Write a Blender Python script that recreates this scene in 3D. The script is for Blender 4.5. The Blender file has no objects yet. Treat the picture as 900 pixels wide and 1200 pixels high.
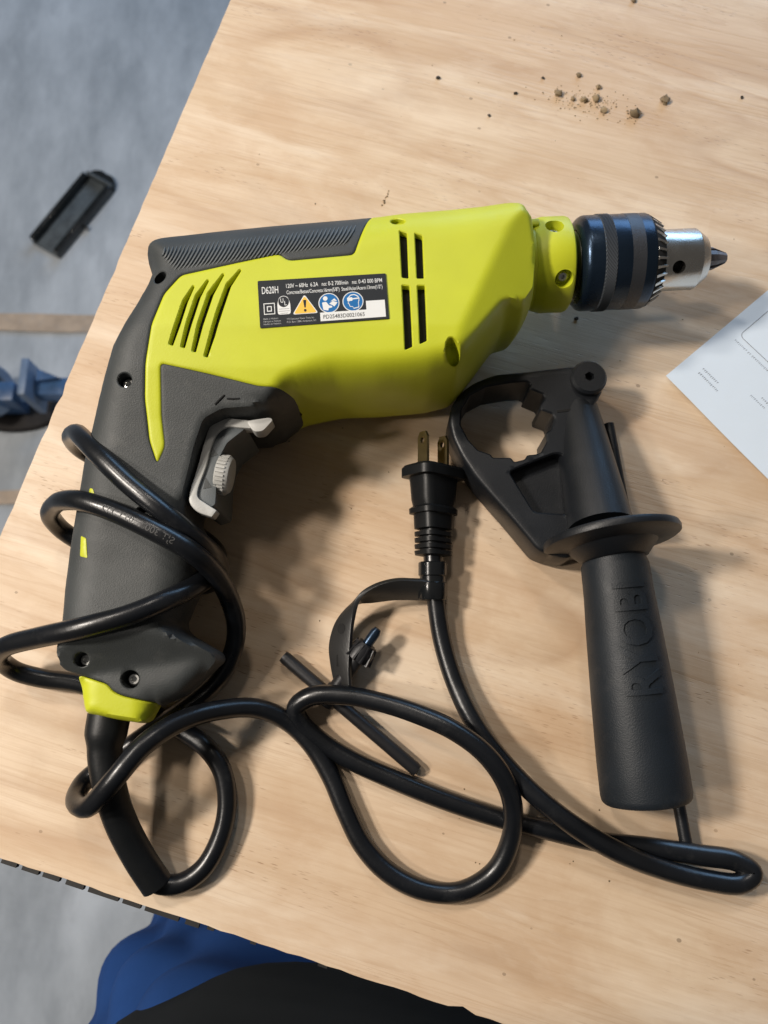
import bpy, bmesh, math, random
import numpy as np
from mathutils import Vector, Matrix
from mathutils.geometry import delaunay_2d_cdt

random.seed(7)
scene = bpy.context.scene
COL = scene.collection

# ------------------------------------------------------------------ camera
PITCH = math.radians(14.5)
CAM_H = 353.0            # millimetres above the table top
FPX = 900.0              # focal length in photo pixels (900 x 1200 photo)
cam_d = bpy.data.cameras.new('camera')
cam = bpy.data.objects.new('camera', cam_d)
COL.objects.link(cam)
cam.location = (0, 0, CAM_H / 1000)
cam.rotation_euler = (PITCH, 0, 0)
cam_d.sensor_fit = 'VERTICAL'
cam_d.sensor_height = 36
cam_d.lens = 36 * FPX / 1200
cam_d.clip_start = 0.02
cam_d.clip_end = 60
cam_d.dof.use_dof = True
cam_d.dof.focus_distance = 0.33
cam_d.dof.aperture_fstop = 11
scene.camera = cam

# ------------------------------------------------------------------ light
world = bpy.data.worlds.new('World')
scene.world = world
world.use_nodes = True
bg = world.node_tree.nodes['Background']
bg.inputs[0].default_value = (1.0, 0.94, 0.88, 1)
bg.inputs[1].default_value = 0.09


def area(name, loc, target, sx, sy, power, color):
    d = bpy.data.lights.new(name, 'AREA')
    d.shape = 'RECTANGLE'
    d.size, d.size_y = sx, sy
    d.energy = power
    d.color = color
    o = bpy.data.objects.new(name, d)
    COL.objects.link(o)
    o.location = loc
    v = Vector(target) - Vector(loc)
    o.rotation_euler = v.to_track_quat('-Z', 'Y').to_euler()
    return o




def lamp_at(shadow_az, tan_el, dist, irradiance, size, color):
    """a ceiling lamp whose shadows fall towards shadow_az (degrees) on the table"""
    el = math.atan(tan_el)
    a = math.radians(shadow_az + 180)
    d = Vector((math.cos(el) * math.cos(a), math.cos(el) * math.sin(a), math.sin(el)))
    c = Vector((0, 0.08, 0))
    area('ceiling_lamp', c + d * dist, c, size, size, irradiance * math.pi * dist * dist / math.sin(el), color)


WARM = (1.0, 0.91, 0.81)
lamp_at(-8, 1.10, 1.5, 2.0, 0.15, WARM)
lamp_at(-42, 1.45, 1.5, 0.58, 0.11, WARM)
lamp_at(14, 0.95, 1.5, 0.50, 0.10, WARM)
lamp_at(-88, 1.5, 1.6, 0.34, 0.15, WARM)
area('bay_door_light', (1.3, 3.6, 1.0), (-0.2, 0.1, -0.3), 2.8, 1.7, 85, (0.36, 0.63, 1.0))

scene.view_settings.view_transform = 'Standard'
scene.view_settings.look = 'None'
scene.view_settings.exposure = 0
scene.view_settings.gamma = 1
scene.render.engine = 'CYCLES'
scene.render.resolution_x = 768
scene.render.resolution_y = 1024

# ------------------------------------------------------------------ photo measurements -> millimetres
CP, SP = math.cos(PITCH), math.sin(PITCH)


def ray(px, py):
    x, y = (px - 450) / FPX, (600 - py) / FPX
    return np.array([x, y * CP + SP, y * SP - CP])


def P(px, py, z=0.0):
    """point (mm) at height z above the table that was measured at photo position px, py"""
    d = ray(px, py)
    t = (z - CAM_H) / d[2]
    return np.array([d[0] * t, d[1] * t, z])


# ------------------------------------------------------------------ materials
MATS = {}


def nodes_of(name):
    m = bpy.data.materials.new(name)
    m.use_nodes = True
    MATS[name] = m
    nt = m.node_tree
    return m, nt, nt.nodes['Principled BSDF']


def plastic(name, col, rough=0.5, var=0.12, bump=0.15, scale=900, spec=0.5, metal=0.0, scratch=0.0, dust=None):
    m, nt, b = nodes_of(name)
    N, L = nt.nodes, nt.links
    tc = N.new('ShaderNodeTexCoord')
    n1 = N.new('ShaderNodeTexNoise'); n1.inputs['Scale'].default_value = 45; n1.inputs['Detail'].default_value = 6
    L.new(tc.outputs['Object'], n1.inputs['Vector'])
    n2 = N.new('ShaderNodeTexNoise'); n2.inputs['Scale'].default_value = scale; n2.inputs['Detail'].default_value = 3
    L.new(tc.outputs['Object'], n2.inputs['Vector'])
    r = N.new('ShaderNodeValToRGB')
    r.color_ramp.elements[0].position = 0.3; r.color_ramp.elements[1].position = 0.75
    r.color_ramp.elements[0].color = (*[c * (1 - var) for c in col], 1)
    r.color_ramp.elements[1].color = (*[min(1, c * (1 + var)) for c in col], 1)
    L.new(n1.outputs['Fac'], r.inputs['Fac'])
    src = r.outputs['Color']
    if dust:
        n3 = N.new('ShaderNodeTexNoise'); n3.inputs['Scale'].default_value = 70; n3.inputs['Detail'].default_value = 9
        n3.inputs['Roughness'].default_value = 0.7
        L.new(tc.outputs['Object'], n3.inputs['Vector'])
        mr = N.new('ShaderNodeMapRange'); mr.inputs[1].default_value = 0.56; mr.inputs[2].default_value = 0.78
        mr.inputs[4].default_value = dust[3]
        L.new(n3.outputs['Fac'], mr.inputs[0])
        mx = N.new('ShaderNodeMix'); mx.data_type = 'RGBA'
        L.new(mr.outputs[0], mx.inputs[0]); L.new(src, mx.inputs[6]); mx.inputs[7].default_value = (*dust[:3], 1)
        src = mx.outputs[2]
    L.new(src, b.inputs['Base Color'])
    mr2 = N.new('ShaderNodeMapRange'); mr2.inputs[3].default_value = max(0.05, rough - 0.09); mr2.inputs[4].default_value = rough + 0.09
    n4 = N.new('ShaderNodeTexNoise'); n4.inputs['Scale'].default_value = 110; n4.inputs['Detail'].default_value = 7
    L.new(tc.outputs['Object'], n4.inputs['Vector'])
    L.new(n4.outputs['Fac'], mr2.inputs[0]); L.new(mr2.outputs[0], b.inputs['Roughness'])
    b.inputs['Specular IOR Level'].default_value = spec
    b.inputs['Metallic'].default_value = metal
    bp = N.new('ShaderNodeBump'); bp.inputs['Strength'].default_value = bump; bp.inputs['Distance'].default_value = 0.0004
    L.new(n2.outputs['Fac'], bp.inputs['Height']); L.new(bp.outputs['Normal'], b.inputs['Normal'])
    return m


plastic('lime', (0.515, 0.555, 0.020), 0.46, 0.05, 0.12, 1500)
plastic('slate', (0.041, 0.046, 0.047), 0.58, 0.16, 0.35, 1800, dust=(0.14, 0.14, 0.13, 0.30))
plastic('slate_light', (0.085, 0.098, 0.105), 0.55, 0.1, 0.2, 1800)
plastic('black_plastic', (0.008, 0.0095, 0.012), 0.42, 0.2, 0.22, 1600, spec=0.38, dust=(0.03, 0.031, 0.033, 0.3))
plastic('grip_rubber', (0.010, 0.014, 0.019), 0.50, 0.2, 0.3, 1800, spec=0.38, dust=(0.05, 0.05, 0.05, 0.4))
plastic('cord_black', (0.006, 0.007, 0.009), 0.30, 0.25, 0.12, 700, dust=(0.07, 0.07, 0.07, 0.25))
plastic('cord_print', (0.055, 0.055, 0.055), 0.5, 0.1, 0.1)
plastic('sleeve_black', (0.006, 0.007, 0.008), 0.42, 0.2, 0.12, 900, spec=0.35)
plastic('gloss_black', (0.008, 0.009, 0.010), 0.16, 0.2, 0.05, 500)
plastic('cavity', (0.004, 0.004, 0.004), 0.9, 0.1, 0.1)
plastic('white_plastic', (0.46, 0.46, 0.44), 0.42, 0.06, 0.1, 1200)
plastic('key_steel', (0.018, 0.018, 0.020), 0.42, 0.2, 0.15, 900, metal=0.3)
plastic('black_steel', (0.020, 0.036, 0.062), 0.28, 0.2, 0.12, 900, metal=0.75)
plastic('black_band', (0.060, 0.065, 0.075), 0.46, 0.15, 0.4, 1800, metal=0.6)
plastic('steel', (0.60, 0.58, 0.54), 0.27, 0.08, 0.12, 600, metal=1.0, spec=0.5)
plastic('gear_steel', (0.28, 0.27, 0.26), 0.35, 0.2, 0.2, 600, metal=1.0)
plastic('jaw_steel', (0.17, 0.16, 0.17), 0.55, 0.2, 0.3, 700, metal=0.5)
plastic('screw_steel', (0.62, 0.62, 0.60), 0.28, 0.1, 0.1, 600, metal=1.0)
plastic('brass', (0.42, 0.33, 0.17), 0.34, 0.15, 0.1, 600, metal=1.0)
plastic('label_black', (0.014, 0.017, 0.021), 0.5, 0.1, 0.05, spec=0.25)
plastic('label_white', (0.70, 0.71, 0.70), 0.5, 0.03, 0.02)
plastic('label_grey', (0.36, 0.37, 0.37), 0.5, 0.03, 0.02)
plastic('label_yellow', (0.80, 0.47, 0.05), 0.5, 0.03, 0.02)
plastic('label_blue', (0.008, 0.13, 0.36), 0.5, 0.03, 0.02, spec=0.25)
plastic('paper', (0.64, 0.72, 0.80), 0.75, 0.015, 0.05, 600)
plastic('ink', (0.15, 0.17, 0.21), 0.8, 0.05, 0.02)
plastic('crumb', (0.24, 0.18, 0.11), 0.95, 0.45, 0.6, 600)
plastic('crumb_dark', (0.06, 0.05, 0.04), 0.95, 0.4, 0.6, 600)
plastic('blue_paint', (0.04, 0.10, 0.22), 0.38, 0.25, 0.2, 200, dust=(0.3, 0.33, 0.36, 0.5))
plastic('pale_blue_paint', (0.14, 0.20, 0.30), 0.4, 0.2, 0.2, 200)
plastic('shadow_dark', (0.018, 0.015, 0.014), 0.8, 0.3, 0.3, 300)  # near-black tone for the painted shade under the machine foot
plastic('floor_tape', (0.42, 0.33, 0.25), 0.6, 0.18, 0.1, 200, dust=(0.3, 0.3, 0.3, 0.6))
plastic('tray_grey', (0.085, 0.10, 0.11), 0.25, 0.3, 0.05, 200)
plastic('strap_black', (0.022, 0.022, 0.022), 0.34, 0.2, 0.15, 900)
plastic('tray_black', (0.012, 0.015, 0.017), 0.14, 0.3, 0.05, 200)
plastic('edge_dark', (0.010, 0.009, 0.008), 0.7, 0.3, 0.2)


def fabric(name, col):
    m, nt, b = nodes_of(name)
    N, L = nt.nodes, nt.links
    tc = N.new('ShaderNodeTexCoord')
    w = N.new('ShaderNodeTexWave'); w.inputs['Scale'].default_value = 900; w.inputs['Distortion'].default_value = 1.5
    n = N.new('ShaderNodeTexNoise'); n.inputs['Scale'].default_value = 25; n.inputs['Detail'].default_value = 8
    L.new(tc.outputs['Object'], w.inputs['Vector']); L.new(tc.outputs['Object'], n.inputs['Vector'])
    r = N.new('ShaderNodeValToRGB')
    r.color_ramp.elements[0].color = (*[c * 0.7 for c in col], 1); r.color_ramp.elements[1].color = (*[c * 1.3 for c in col], 1)
    L.new(n.outputs['Fac'], r.inputs['Fac']); L.new(r.outputs['Color'], b.inputs['Base Color'])
    b.inputs['Roughness'].default_value = 0.9
    b.inputs['Specular IOR Level'].default_value = 0.2
    bp = N.new('ShaderNodeBump'); bp.inputs['Strength'].default_value = 0.3; bp.inputs['Distance'].default_value = 0.0006
    L.new(w.outputs['Fac'], bp.inputs['Height']); L.new(bp.outputs['Normal'], b.inputs['Normal'])


fabric('denim', (0.012, 0.048, 0.175))
fabric('shirt', (0.010, 0.012, 0.013))
fabric('shoe', (0.02, 0.02, 0.02))


def knurl_mat():
    m, nt, b = nodes_of('knurl')
    N, L = nt.nodes, nt.links
    b.inputs['Base Color'].default_value = (0.075, 0.085, 0.10, 1)
    b.inputs['Metallic'].default_value = 0.4
    b.inputs['Roughness'].default_value = 0.42
    return m


knurl_mat()


def wood_mat():
    m, nt, b = nodes_of('plywood')
    N, L = nt.nodes, nt.links
    tc = N.new('ShaderNodeTexCoord')

    def mapping(scale, loc=(0, 0, 0), rot=0):
        mp = N.new('ShaderNodeMapping')
        mp.inputs['Scale'].default_value = scale
        mp.inputs['Location'].default_value = loc
        mp.inputs['Rotation'].default_value = (0, 0, rot)
        L.new(tc.outputs['Object'], mp.inputs['Vector'])
        return mp.outputs['Vector']

    def noise(vec, scale, detail=5, rough=0.55, dist=0.0):
        n = N.new('ShaderNodeTexNoise')
        n.inputs['Scale'].default_value = scale
        n.inputs['Detail'].default_value = detail
        n.inputs['Roughness'].default_value = rough
        n.inputs['Distortion'].default_value = dist
        L.new(vec, n.inputs['Vector'])
        return n.outputs['Fac']

    def math_(op, a, c=None, d=None):
        x = N.new('ShaderNodeMath'); x.operation = op
        for i, v in enumerate((a, c, d)):
            if v is None: continue
            if isinstance(v, (int, float)): x.inputs[i].default_value = v
            else: L.new(v, x.inputs[i])
        return x.outputs[0]

    def rng(v, a, c, lo=0.0, hi=1.0):
        x = N.new('ShaderNodeMapRange')
        x.inputs[1].default_value = a; x.inputs[2].default_value = c; x.inputs[3].default_value = lo; x.inputs[4].default_value = hi
        L.new(v, x.inputs[0])
        return x.outputs[0]

    def mix(fac, a, c, mode='MIX'):
        x = N.new('ShaderNodeMix'); x.data_type = 'RGBA'; x.blend_type = mode
        if isinstance(fac, (int, float)): x.inputs[0].default_value = fac
        else: L.new(fac, x.inputs[0])
        for i, v in ((6, a), (7, c)):
            if isinstance(v, tuple): x.inputs[i].default_value = (*v, 1)
            else: L.new(v, x.inputs[i])
        return x.outputs[2]

    # rotary cut veneer: contour rings of a long stretched noise
    big = noise(mapping((1.3, 7.5, 1), (3.1, 0.4, 0)), 1.35, 2, 0.45, 0.25)
    rings = math_('FRACT', math_('MULTIPLY', big, 9.0))
    up_ = rng(rings, 0.45, 0.90)
    dn_ = rng(rings, 0.90, 1.0, 1.0, 0.0)
    ring_edge = math_('MULTIPLY', math_('POWER', up_, 3.0), dn_)
    ring_edge = math_('MULTIPLY', ring_edge, rng(noise(mapping((4, 14, 1), (2, 7, 0)), 2.0, 4), 0.38, 0.62))
    fine = noise(mapping((7, 160, 1)), 3.0, 6, 0.65, 0.1)
    mid = noise(mapping((3.0, 26, 1), (0.3, 2, 0)), 2.2, 5, 0.6, 0.3)
    broad = noise(mapping((2.2, 3.2, 1), (1.7, 5, 0)), 1.9, 4, 0.55)
    c0 = mix(rng(mid, 0.32, 0.68), (0.60, 0.455, 0.31), (0.735, 0.60, 0.45))
    c1 = mix(math_('MULTIPLY', ring_edge, 0.55), c0, (0.38, 0.24, 0.145))
    c2 = mix(math_('MULTIPLY', rng(fine, 0.46, 0.74), 0.30), c1, (0.42, 0.27, 0.16))
    sv = noise(mapping((1.1, 30, 1), (5, 8, 0)), 2.0, 4, 0.5, 0.35)
    streak = math_('FRACT', math_('MULTIPLY', sv, 14.0))
    streak = math_('MULTIPLY', rng(streak, 0.62, 0.97), rng(streak, 0.97, 1.0, 1.0, 0.0))
    streak = math_('MULTIPLY', streak, rng(noise(mapping((5, 16, 1), (1, 4, 0)), 2.4, 4), 0.40, 0.66))
    c2 = mix(math_('MULTIPLY', streak, 0.38), c2, (0.38, 0.235, 0.135))
    c3 = mix(math_('MULTIPLY', rng(broad, 0.44, 0.68), 0.50), c2, (0.53, 0.345, 0.205))
    # open pores: short dark dashes that gather in some places
    pv = mapping((38, 300, 1), (0, 0, 0), 0.06)
    vor = N.new('ShaderNodeTexVoronoi'); vor.inputs['Scale'].default_value = 3.3
    L.new(pv, vor.inputs['Vector'])
    pores = rng(vor.outputs['Distance'], 0.10, 0.24, 1.0, 0.0)
    where = rng(noise(mapping((2.6, 7, 1), (9, 1, 0)), 4.0, 4, 0.6), 0.50, 0.64)
    c4 = mix(math_('MULTIPLY', math_('MULTIPLY', pores, where), 0.85), c3, (0.26, 0.14, 0.08))
    # dirt specks and scuffs
    vor2 = N.new('ShaderNodeTexVoronoi'); vor2.inputs['Scale'].default_value = 42
    L.new(mapping((1, 1.3, 1)), vor2.inputs['Vector'])
    speck = math_('LESS_THAN', vor2.outputs['Distance'], 0.045)
    c5 = mix(math_('MULTIPLY', speck, 0.55), c4, (0.13, 0.09, 0.06))
    scuff = rng(noise(mapping((26, 9, 1), (0, 0, 0), 0.5), 2.5, 8, 0.72), 0.66, 0.80)
    c6 = mix(math_('MULTIPLY', scuff, 0.4), c5, (0.78, 0.66, 0.52))
    strip = N.new('ShaderNodeTexBrick')
    strip.offset = 0.37; strip.inputs['Scale'].default_value = 1.0
    strip.inputs['Brick Width'].default_value = 0.42; strip.inputs['Row Height'].default_value = 0.052
    strip.inputs['Mortar Size'].default_value = 0.0
    strip.inputs['Color1'].default_value = (0, 0, 0, 1); strip.inputs['Color2'].default_value = (1, 1, 1, 1)
    L.new(mapping((1, 1, 1), (0.13, 0.02, 0)), strip.inputs['Vector'])
    c6 = mix(math_('MULTIPLY', strip.outputs['Color'], 0.20), c6, (0.50, 0.33, 0.19))
    blot = rng(noise(mapping((6, 11, 1), (6, 3, 0)), 2.3, 6, 0.62, 0.4), 0.48, 0.66)
    c6 = mix(math_('MULTIPLY', blot, 0.42), c6, (0.47, 0.295, 0.165))
    blot2 = rng(noise(mapping((14, 17, 1), (2, 9, 0)), 2.6, 5, 0.6, 0.6), 0.50, 0.70)
    c6 = mix(math_('MULTIPLY', blot2, 0.30), c6, (0.50, 0.335, 0.20))
    cream = rng(noise(mapping((3.2, 15, 1), (8, 6, 0), 0.06), 2.2, 5, 0.6, 0.5), 0.52, 0.68)
    c6 = mix(math_('MULTIPLY', cream, 0.50), c6, (0.80, 0.69, 0.55))
    grime = rng(noise(mapping((3.5, 5.5, 1), (4, 2, 0)), 2.7, 7, 0.65), 0.56, 0.75)
    c7 = mix(math_('MULTIPLY', grime, 0.30), c6, (0.36, 0.26, 0.18))
    L.new(c7, b.inputs['Base Color'])
    L.new(rng(mid, 0.2, 0.8, 0.55, 0.42), b.inputs['Roughness'])
    b.inputs['Specular IOR Level'].default_value = 0.35
    h = math_('ADD', math_('MULTIPLY', fine, 0.5), math_('MULTIPLY', math_('MULTIPLY', pores, where), -0.8))
    h = math_('ADD', h, math_('MULTIPLY', ring_edge, -0.35))
    h = math_('ADD', h, math_('MULTIPLY', streak, -0.4))
    bp = N.new('ShaderNodeBump'); bp.inputs['Strength'].default_value = 0.35; bp.inputs['Distance'].default_value = 0.0006
    L.new(h, bp.inputs['Height']); L.new(bp.outputs['Normal'], b.inputs['Normal'])


wood_mat()


def floor_mat():
    m, nt, b = nodes_of('concrete')
    N, L = nt.nodes, nt.links
    tc = N.new('ShaderNodeTexCoord')

    def noise(scale, detail, rough=0.6, sc=(1, 1, 1)):
        mp = N.new('ShaderNodeMapping'); mp.inputs['Scale'].default_value = sc
        L.new(tc.outputs['Object'], mp.inputs['Vector'])
        n = N.new('ShaderNodeTexNoise'); n.inputs['Scale'].default_value = scale
        n.inputs['Detail'].default_value = detail; n.inputs['Roughness'].default_value = rough
        L.new(mp.outputs[0], n.inputs['Vector'])
        return n.outputs['Fac']
    r = N.new('ShaderNodeValToRGB')
    e = r.color_ramp.elements
    e[0].position = 0.34; e[0].color = (0.27, 0.30, 0.33, 1)
    e[1].position = 0.66; e[1].color = (0.52, 0.56, 0.60, 1)
    L.new(noise(4.5, 9, 0.62, (1.6, 0.7, 1)), r.inputs['Fac'])
    r2 = N.new('ShaderNodeValToRGB')
    r2.color_ramp.elements[0].position = 0.54; r2.color_ramp.elements[0].color = (0, 0, 0, 1)
    r2.color_ramp.elements[1].position = 0.74; r2.color_ramp.elements[1].color = (0.5, 0.5, 0.5, 1)
    L.new(noise(9, 6, 0.6, (2.2, 0.8, 1)), r2.inputs['Fac'])
    mx = N.new('ShaderNodeMix'); mx.data_type = 'RGBA'
    L.new(r2.outputs[0], mx.inputs[0]); L.new(r.outputs[0], mx.inputs[6]); mx.inputs[7].default_value = (0.24, 0.265, 0.295, 1)
    L.new(mx.outputs[2], b.inputs['Base Color'])
    b.inputs['Roughness'].default_value = 0.42
    bp = N.new('ShaderNodeBump'); bp.inputs['Strength'].default_value = 0.2; bp.inputs['Distance'].default_value = 0.002
    L.new(noise(60, 6), bp.inputs['Height']); L.new(bp.outputs[0], b.inputs['Normal'])


floor_mat()

# ------------------------------------------------------------------ mesh helpers (all coordinates in mm)


def thing(name, label, cat, base, group=None):
    o = bpy.data.objects.new(name, None)
    o.empty_display_size = 0.02
    COL.objects.link(o)
    o.location = Vector([c / 1000 for c in base])
    o['label'] = label
    o['category'] = cat
    if group:
        o['group'] = group
    return o


WORLD_OF = {}


def link(name, me, mat, parent=None, smooth=True, angle=38):
    o = bpy.data.objects.new(name, me)
    COL.objects.link(o)
    if mat:
        me.materials.append(MATS[mat])
    if smooth:
        me.polygons.foreach_set('use_smooth', [True] * len(me.polygons))
        me.set_sharp_from_angle(angle=math.radians(angle))
    if parent is not None:
        o.parent = parent
        base = parent
        while base.parent is not None:
            base = base.parent
        if parent.type == 'EMPTY':
            o.matrix_parent_inverse = Matrix.Translation(parent.location).inverted()
        # a mesh parent already sits at the world origin, so its children need no offset
    return o


def mesh(name, verts, faces, mat, parent=None, smooth=True, angle=38, fix=True):
    me = bpy.data.meshes.new(name)
    v = np.asarray(verts, dtype=float) * 0.001
    me.from_pydata([tuple(p) for p in v], [], [tuple(int(i) for i in f) for f in faces])
    me.validate()
    if fix:
        bm = bmesh.new(); bm.from_mesh(me)
        bmesh.ops.recalc_face_normals(bm, faces=bm.faces)
        bm.to_mesh(me); bm.free()
    me.update()
    return link(name, me, mat, parent, smooth, angle)


def merge(parts):
    V, F, k = [], [], 0
    for v, f in parts:
        v = [tuple(p) for p in v]
        V += v
        F += [tuple(i + k for i in ff) for ff in f]
        k += len(v)
    return V, F


def catmull(pts, n=8):
    p = np.asarray(pts, float)
    p = np.vstack([2 * p[0] - p[1], p, 2 * p[-1] - p[-2]])
    out = []
    for i in range(1, len(p) - 2):
        a, b, c, d = p[i - 1], p[i], p[i + 1], p[i + 2]
        # centripetal parameterisation
        t0 = 0.0
        t1 = t0 + max(1e-6, np.linalg.norm(b - a)) ** 0.5
        t2 = t1 + max(1e-6, np.linalg.norm(c - b)) ** 0.5
        t3 = t2 + max(1e-6, np.linalg.norm(d - c)) ** 0.5
        for k in range(n):
            t = t1 + (t2 - t1) * k / n
            A1 = (t1 - t) / (t1 - t0) * a + (t - t0) / (t1 - t0) * b
            A2 = (t2 - t) / (t2 - t1) * b + (t - t1) / (t2 - t1) * c
            A3 = (t3 - t) / (t3 - t2) * c + (t - t2) / (t3 - t2) * d
            B1 = (t2 - t) / (t2 - t0) * A1 + (t - t0) / (t2 - t0) * A2
            B2 = (t3 - t) / (t3 - t1) * A2 + (t - t1) / (t3 - t1) * A3
            out.append((t2 - t) / (t2 - t1) * B1 + (t - t1) / (t2 - t1) * B2)
    out.append(p[-2])
    return np.array(out)


def frames(pts, up=(0, 0, 1)):
    pts = np.asarray(pts, float)
    T = np.gradient(pts, axis=0)
    T /= np.linalg.norm(T, axis=1)[:, None] + 1e-12
    n = np.cross(np.array(up, float), T[0])
    if np.linalg.norm(n) < 1e-3:
        n = np.cross((1, 0, 0), T[0])
    n /= np.linalg.norm(n)
    Ns = []
    for t in T:
        n = n - t * np.dot(n, t)
        n /= np.linalg.norm(n)
        Ns.append(n.copy())
    Ns = np.array(Ns)
    return T, Ns, np.cross(T, Ns)


def tube(pts, r, n=14, cap=True):
    pts = np.asarray(pts, float)
    r = np.broadcast_to(np.asarray(r, float), (len(pts),))
    T, A, B = frames(pts)
    V, F = [], []
    for i in range(len(pts)):
        for k in range(n):
            a = 2 * math.pi * k / n
            V.append(pts[i] + r[i] * (math.cos(a) * A[i] + math.sin(a) * B[i]))
    for i in range(len(pts) - 1):
        for k in range(n):
            F.append((i * n + k, i * n + (k + 1) % n, (i + 1) * n + (k + 1) % n, (i + 1) * n + k))
    if cap:
        F.append(tuple(range(n))[::-1])
        F.append(tuple((len(pts) - 1) * n + k for k in range(n)))
    return V, F


def lathe(o, axis, prof, n=48, up=(0, 0, 1), cap=True, phase=0.0):
    """prof: list of (distance along the axis, radius)"""
    o = np.asarray(o, float); ax = np.asarray(axis, float); ax /= np.linalg.norm(ax)
    a = np.cross(up, ax); a /= np.linalg.norm(a); b = np.cross(ax, a)
    V, F = [], []
    for s, r in prof:
        for k in range(n):
            t = 2 * math.pi * k / n + phase
            V.append(o + ax * s + r * (math.cos(t) * a + math.sin(t) * b))
    m = len(prof)
    for i in range(m - 1):
        for k in range(n):
            F.append((i * n + k, i * n + (k + 1) % n, (i + 1) * n + (k + 1) % n, (i + 1) * n + k))
    if cap:
        F.append(tuple(range(n))[::-1]); F.append(tuple((m - 1) * n + k for k in range(n)))
    return V, F


def box(c, ex, ey, ez, hx, hy, hz):
    c = np.asarray(c, float)
    ex, ey, ez = [np.asarray(e, float) for e in (ex, ey, ez)]
    V = [c + sx * hx * ex + sy * hy * ey + sz * hz * ez for sx in (-1, 1) for sy in (-1, 1) for sz in (-1, 1)]
    F = [(0, 1, 3, 2), (4, 6, 7, 5), (0, 4, 5, 1), (2, 3, 7, 6), (0, 2, 6, 4), (1, 5, 7, 3)]
    return V, F


def bevel(o, width, segs=2, angle=30):
    me = o.data
    bm = bmesh.new(); bm.from_mesh(me)
    bmesh.ops.remove_doubles(bm, verts=bm.verts, dist=1e-6)
    ed = [e for e in bm.edges if len(e.link_faces) == 2 and e.calc_face_angle(0) > math.radians(angle)]
    bmesh.ops.bevel(bm, geom=ed, offset=width / 1000, segments=segs, affect='EDGES', profile=0.5, clamp_overlap=True)
    bm.to_mesh(me); bm.free()
    me.polygons.foreach_set('use_smooth', [True] * len(me.polygons))
    me.set_sharp_from_angle(angle=math.radians(38))
    return o


def cut(o, cutters):
    """subtract cutter meshes (verts, faces) from an object"""
    tmp = []
    for v, f in cutters:
        me = bpy.data.meshes.new('cut')
        me.from_pydata([tuple(np.asarray(p) * 0.001) for p in v], [], f)
        bm = bmesh.new(); bm.from_mesh(me); bmesh.ops.recalc_face_normals(bm, faces=bm.faces); bm.to_mesh(me); bm.free()
        c = bpy.data.objects.new('cut', me)
        COL.objects.link(c)
        md = o.modifiers.new('cut', 'BOOLEAN'); md.operation = 'DIFFERENCE'; md.object = c; md.solver = 'EXACT'
        tmp.append(c)
    bpy.context.view_layer.update()
    dg = bpy.context.evaluated_depsgraph_get()
    me = bpy.data.meshes.new_from_object(o.evaluated_get(dg))
    o.modifiers.clear()
    o.data = me
    for c in tmp:
        bpy.data.objects.remove(c)
    me.polygons.foreach_set('use_smooth', [True] * len(me.polygons))
    me.set_sharp_from_angle(angle=math.radians(35))


def text2d(body, h=1.0, bold=0.003):
    """flat glyph mesh, cap height about h, origin at lower left"""
    cu = bpy.data.curves.new('t', 'FONT')
    cu.body = body
    cu.resolution_u = 3
    cu.offset = bold
    o = bpy.data.objects.new('t', cu)
    COL.objects.link(o)
    bpy.context.view_layer.update()
    dg = bpy.context.evaluated_depsgraph_get()
    me = bpy.data.meshes.new_from_object(o.evaluated_get(dg))
    v = np.array([tuple(p.co) for p in me.vertices]); f = [tuple(p.vertices) for p in me.polygons]
    bpy.data.objects.remove(o)
    v = v[:, :2]
    v[:, 0] -= v[:, 0].min()
    return v * (h / 0.70), f


# ---- 2D polygon tools
def fillet(pts, r, n=4):
    """round the corners of a closed polygon; pts rows may carry extra columns"""
    pts = np.asarray(pts, float)
    out = []
    m = len(pts)
    for i in range(m):
        a, b, c = pts[i - 1], pts[i], pts[(i + 1) % m]
        la = np.linalg.norm((a - b)[:2]); lc = np.linalg.norm((c - b)[:2])
        ta = min(r, 0.47 * la) / max(la, 1e-9); tc = min(r, 0.47 * lc) / max(lc, 1e-9)
        p0 = b + (a - b) * ta; p2 = b + (c - b) * tc
        for k in range(n + 1):
            t = k / n
            q = (1 - t) ** 2 * p0 + 2 * t * (1 - t) * b + t * t * p2
            q[2:] = b[2:]
            out.append(q)
    return np.array(out)


def resample(pts, step):
    pts = np.asarray(pts, float)
    out = []
    for i in range(len(pts)):
        a, b = pts[i], pts[(i + 1) % len(pts)]
        d = np.linalg.norm((b - a)[:2])
        if d < 1e-4: continue
        k = max(1, int(round(d / step)))
        for j in range(k):
            out.append(a + (b - a) * j / k)
    out = np.array(out)
    keep = [0]
    for i in range(1, len(out)):
        if np.linalg.norm(out[i, :2] - out[keep[-1], :2]) > step * 0.2: keep.append(i)
    if np.linalg.norm(out[keep[-1], :2] - out[0, :2]) < step * 0.2: keep.pop()
    return out[keep]


def inside(poly, q):
    q = np.asarray(q, float)
    p = np.asarray(poly, float)[:, :2]
    r = np.roll(p, -1, axis=0)
    out = np.zeros(len(q), bool)
    for k in range(0, len(q), 4000):
        x, y = q[k:k + 4000, 0][None], q[k:k + 4000, 1][None]
        x1, y1, x2, y2 = p[:, :1], p[:, 1:], r[:, :1], r[:, 1:]
        dy = np.where(y2 == y1, 1e-12, y2 - y1)
        c = ((y1 > y) != (y2 > y)) & (x < (x2 - x1) * (y - y1) / dy + x1)
        out[k:k + 4000] = (c.sum(0) % 2).astype(bool)
    return out


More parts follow.
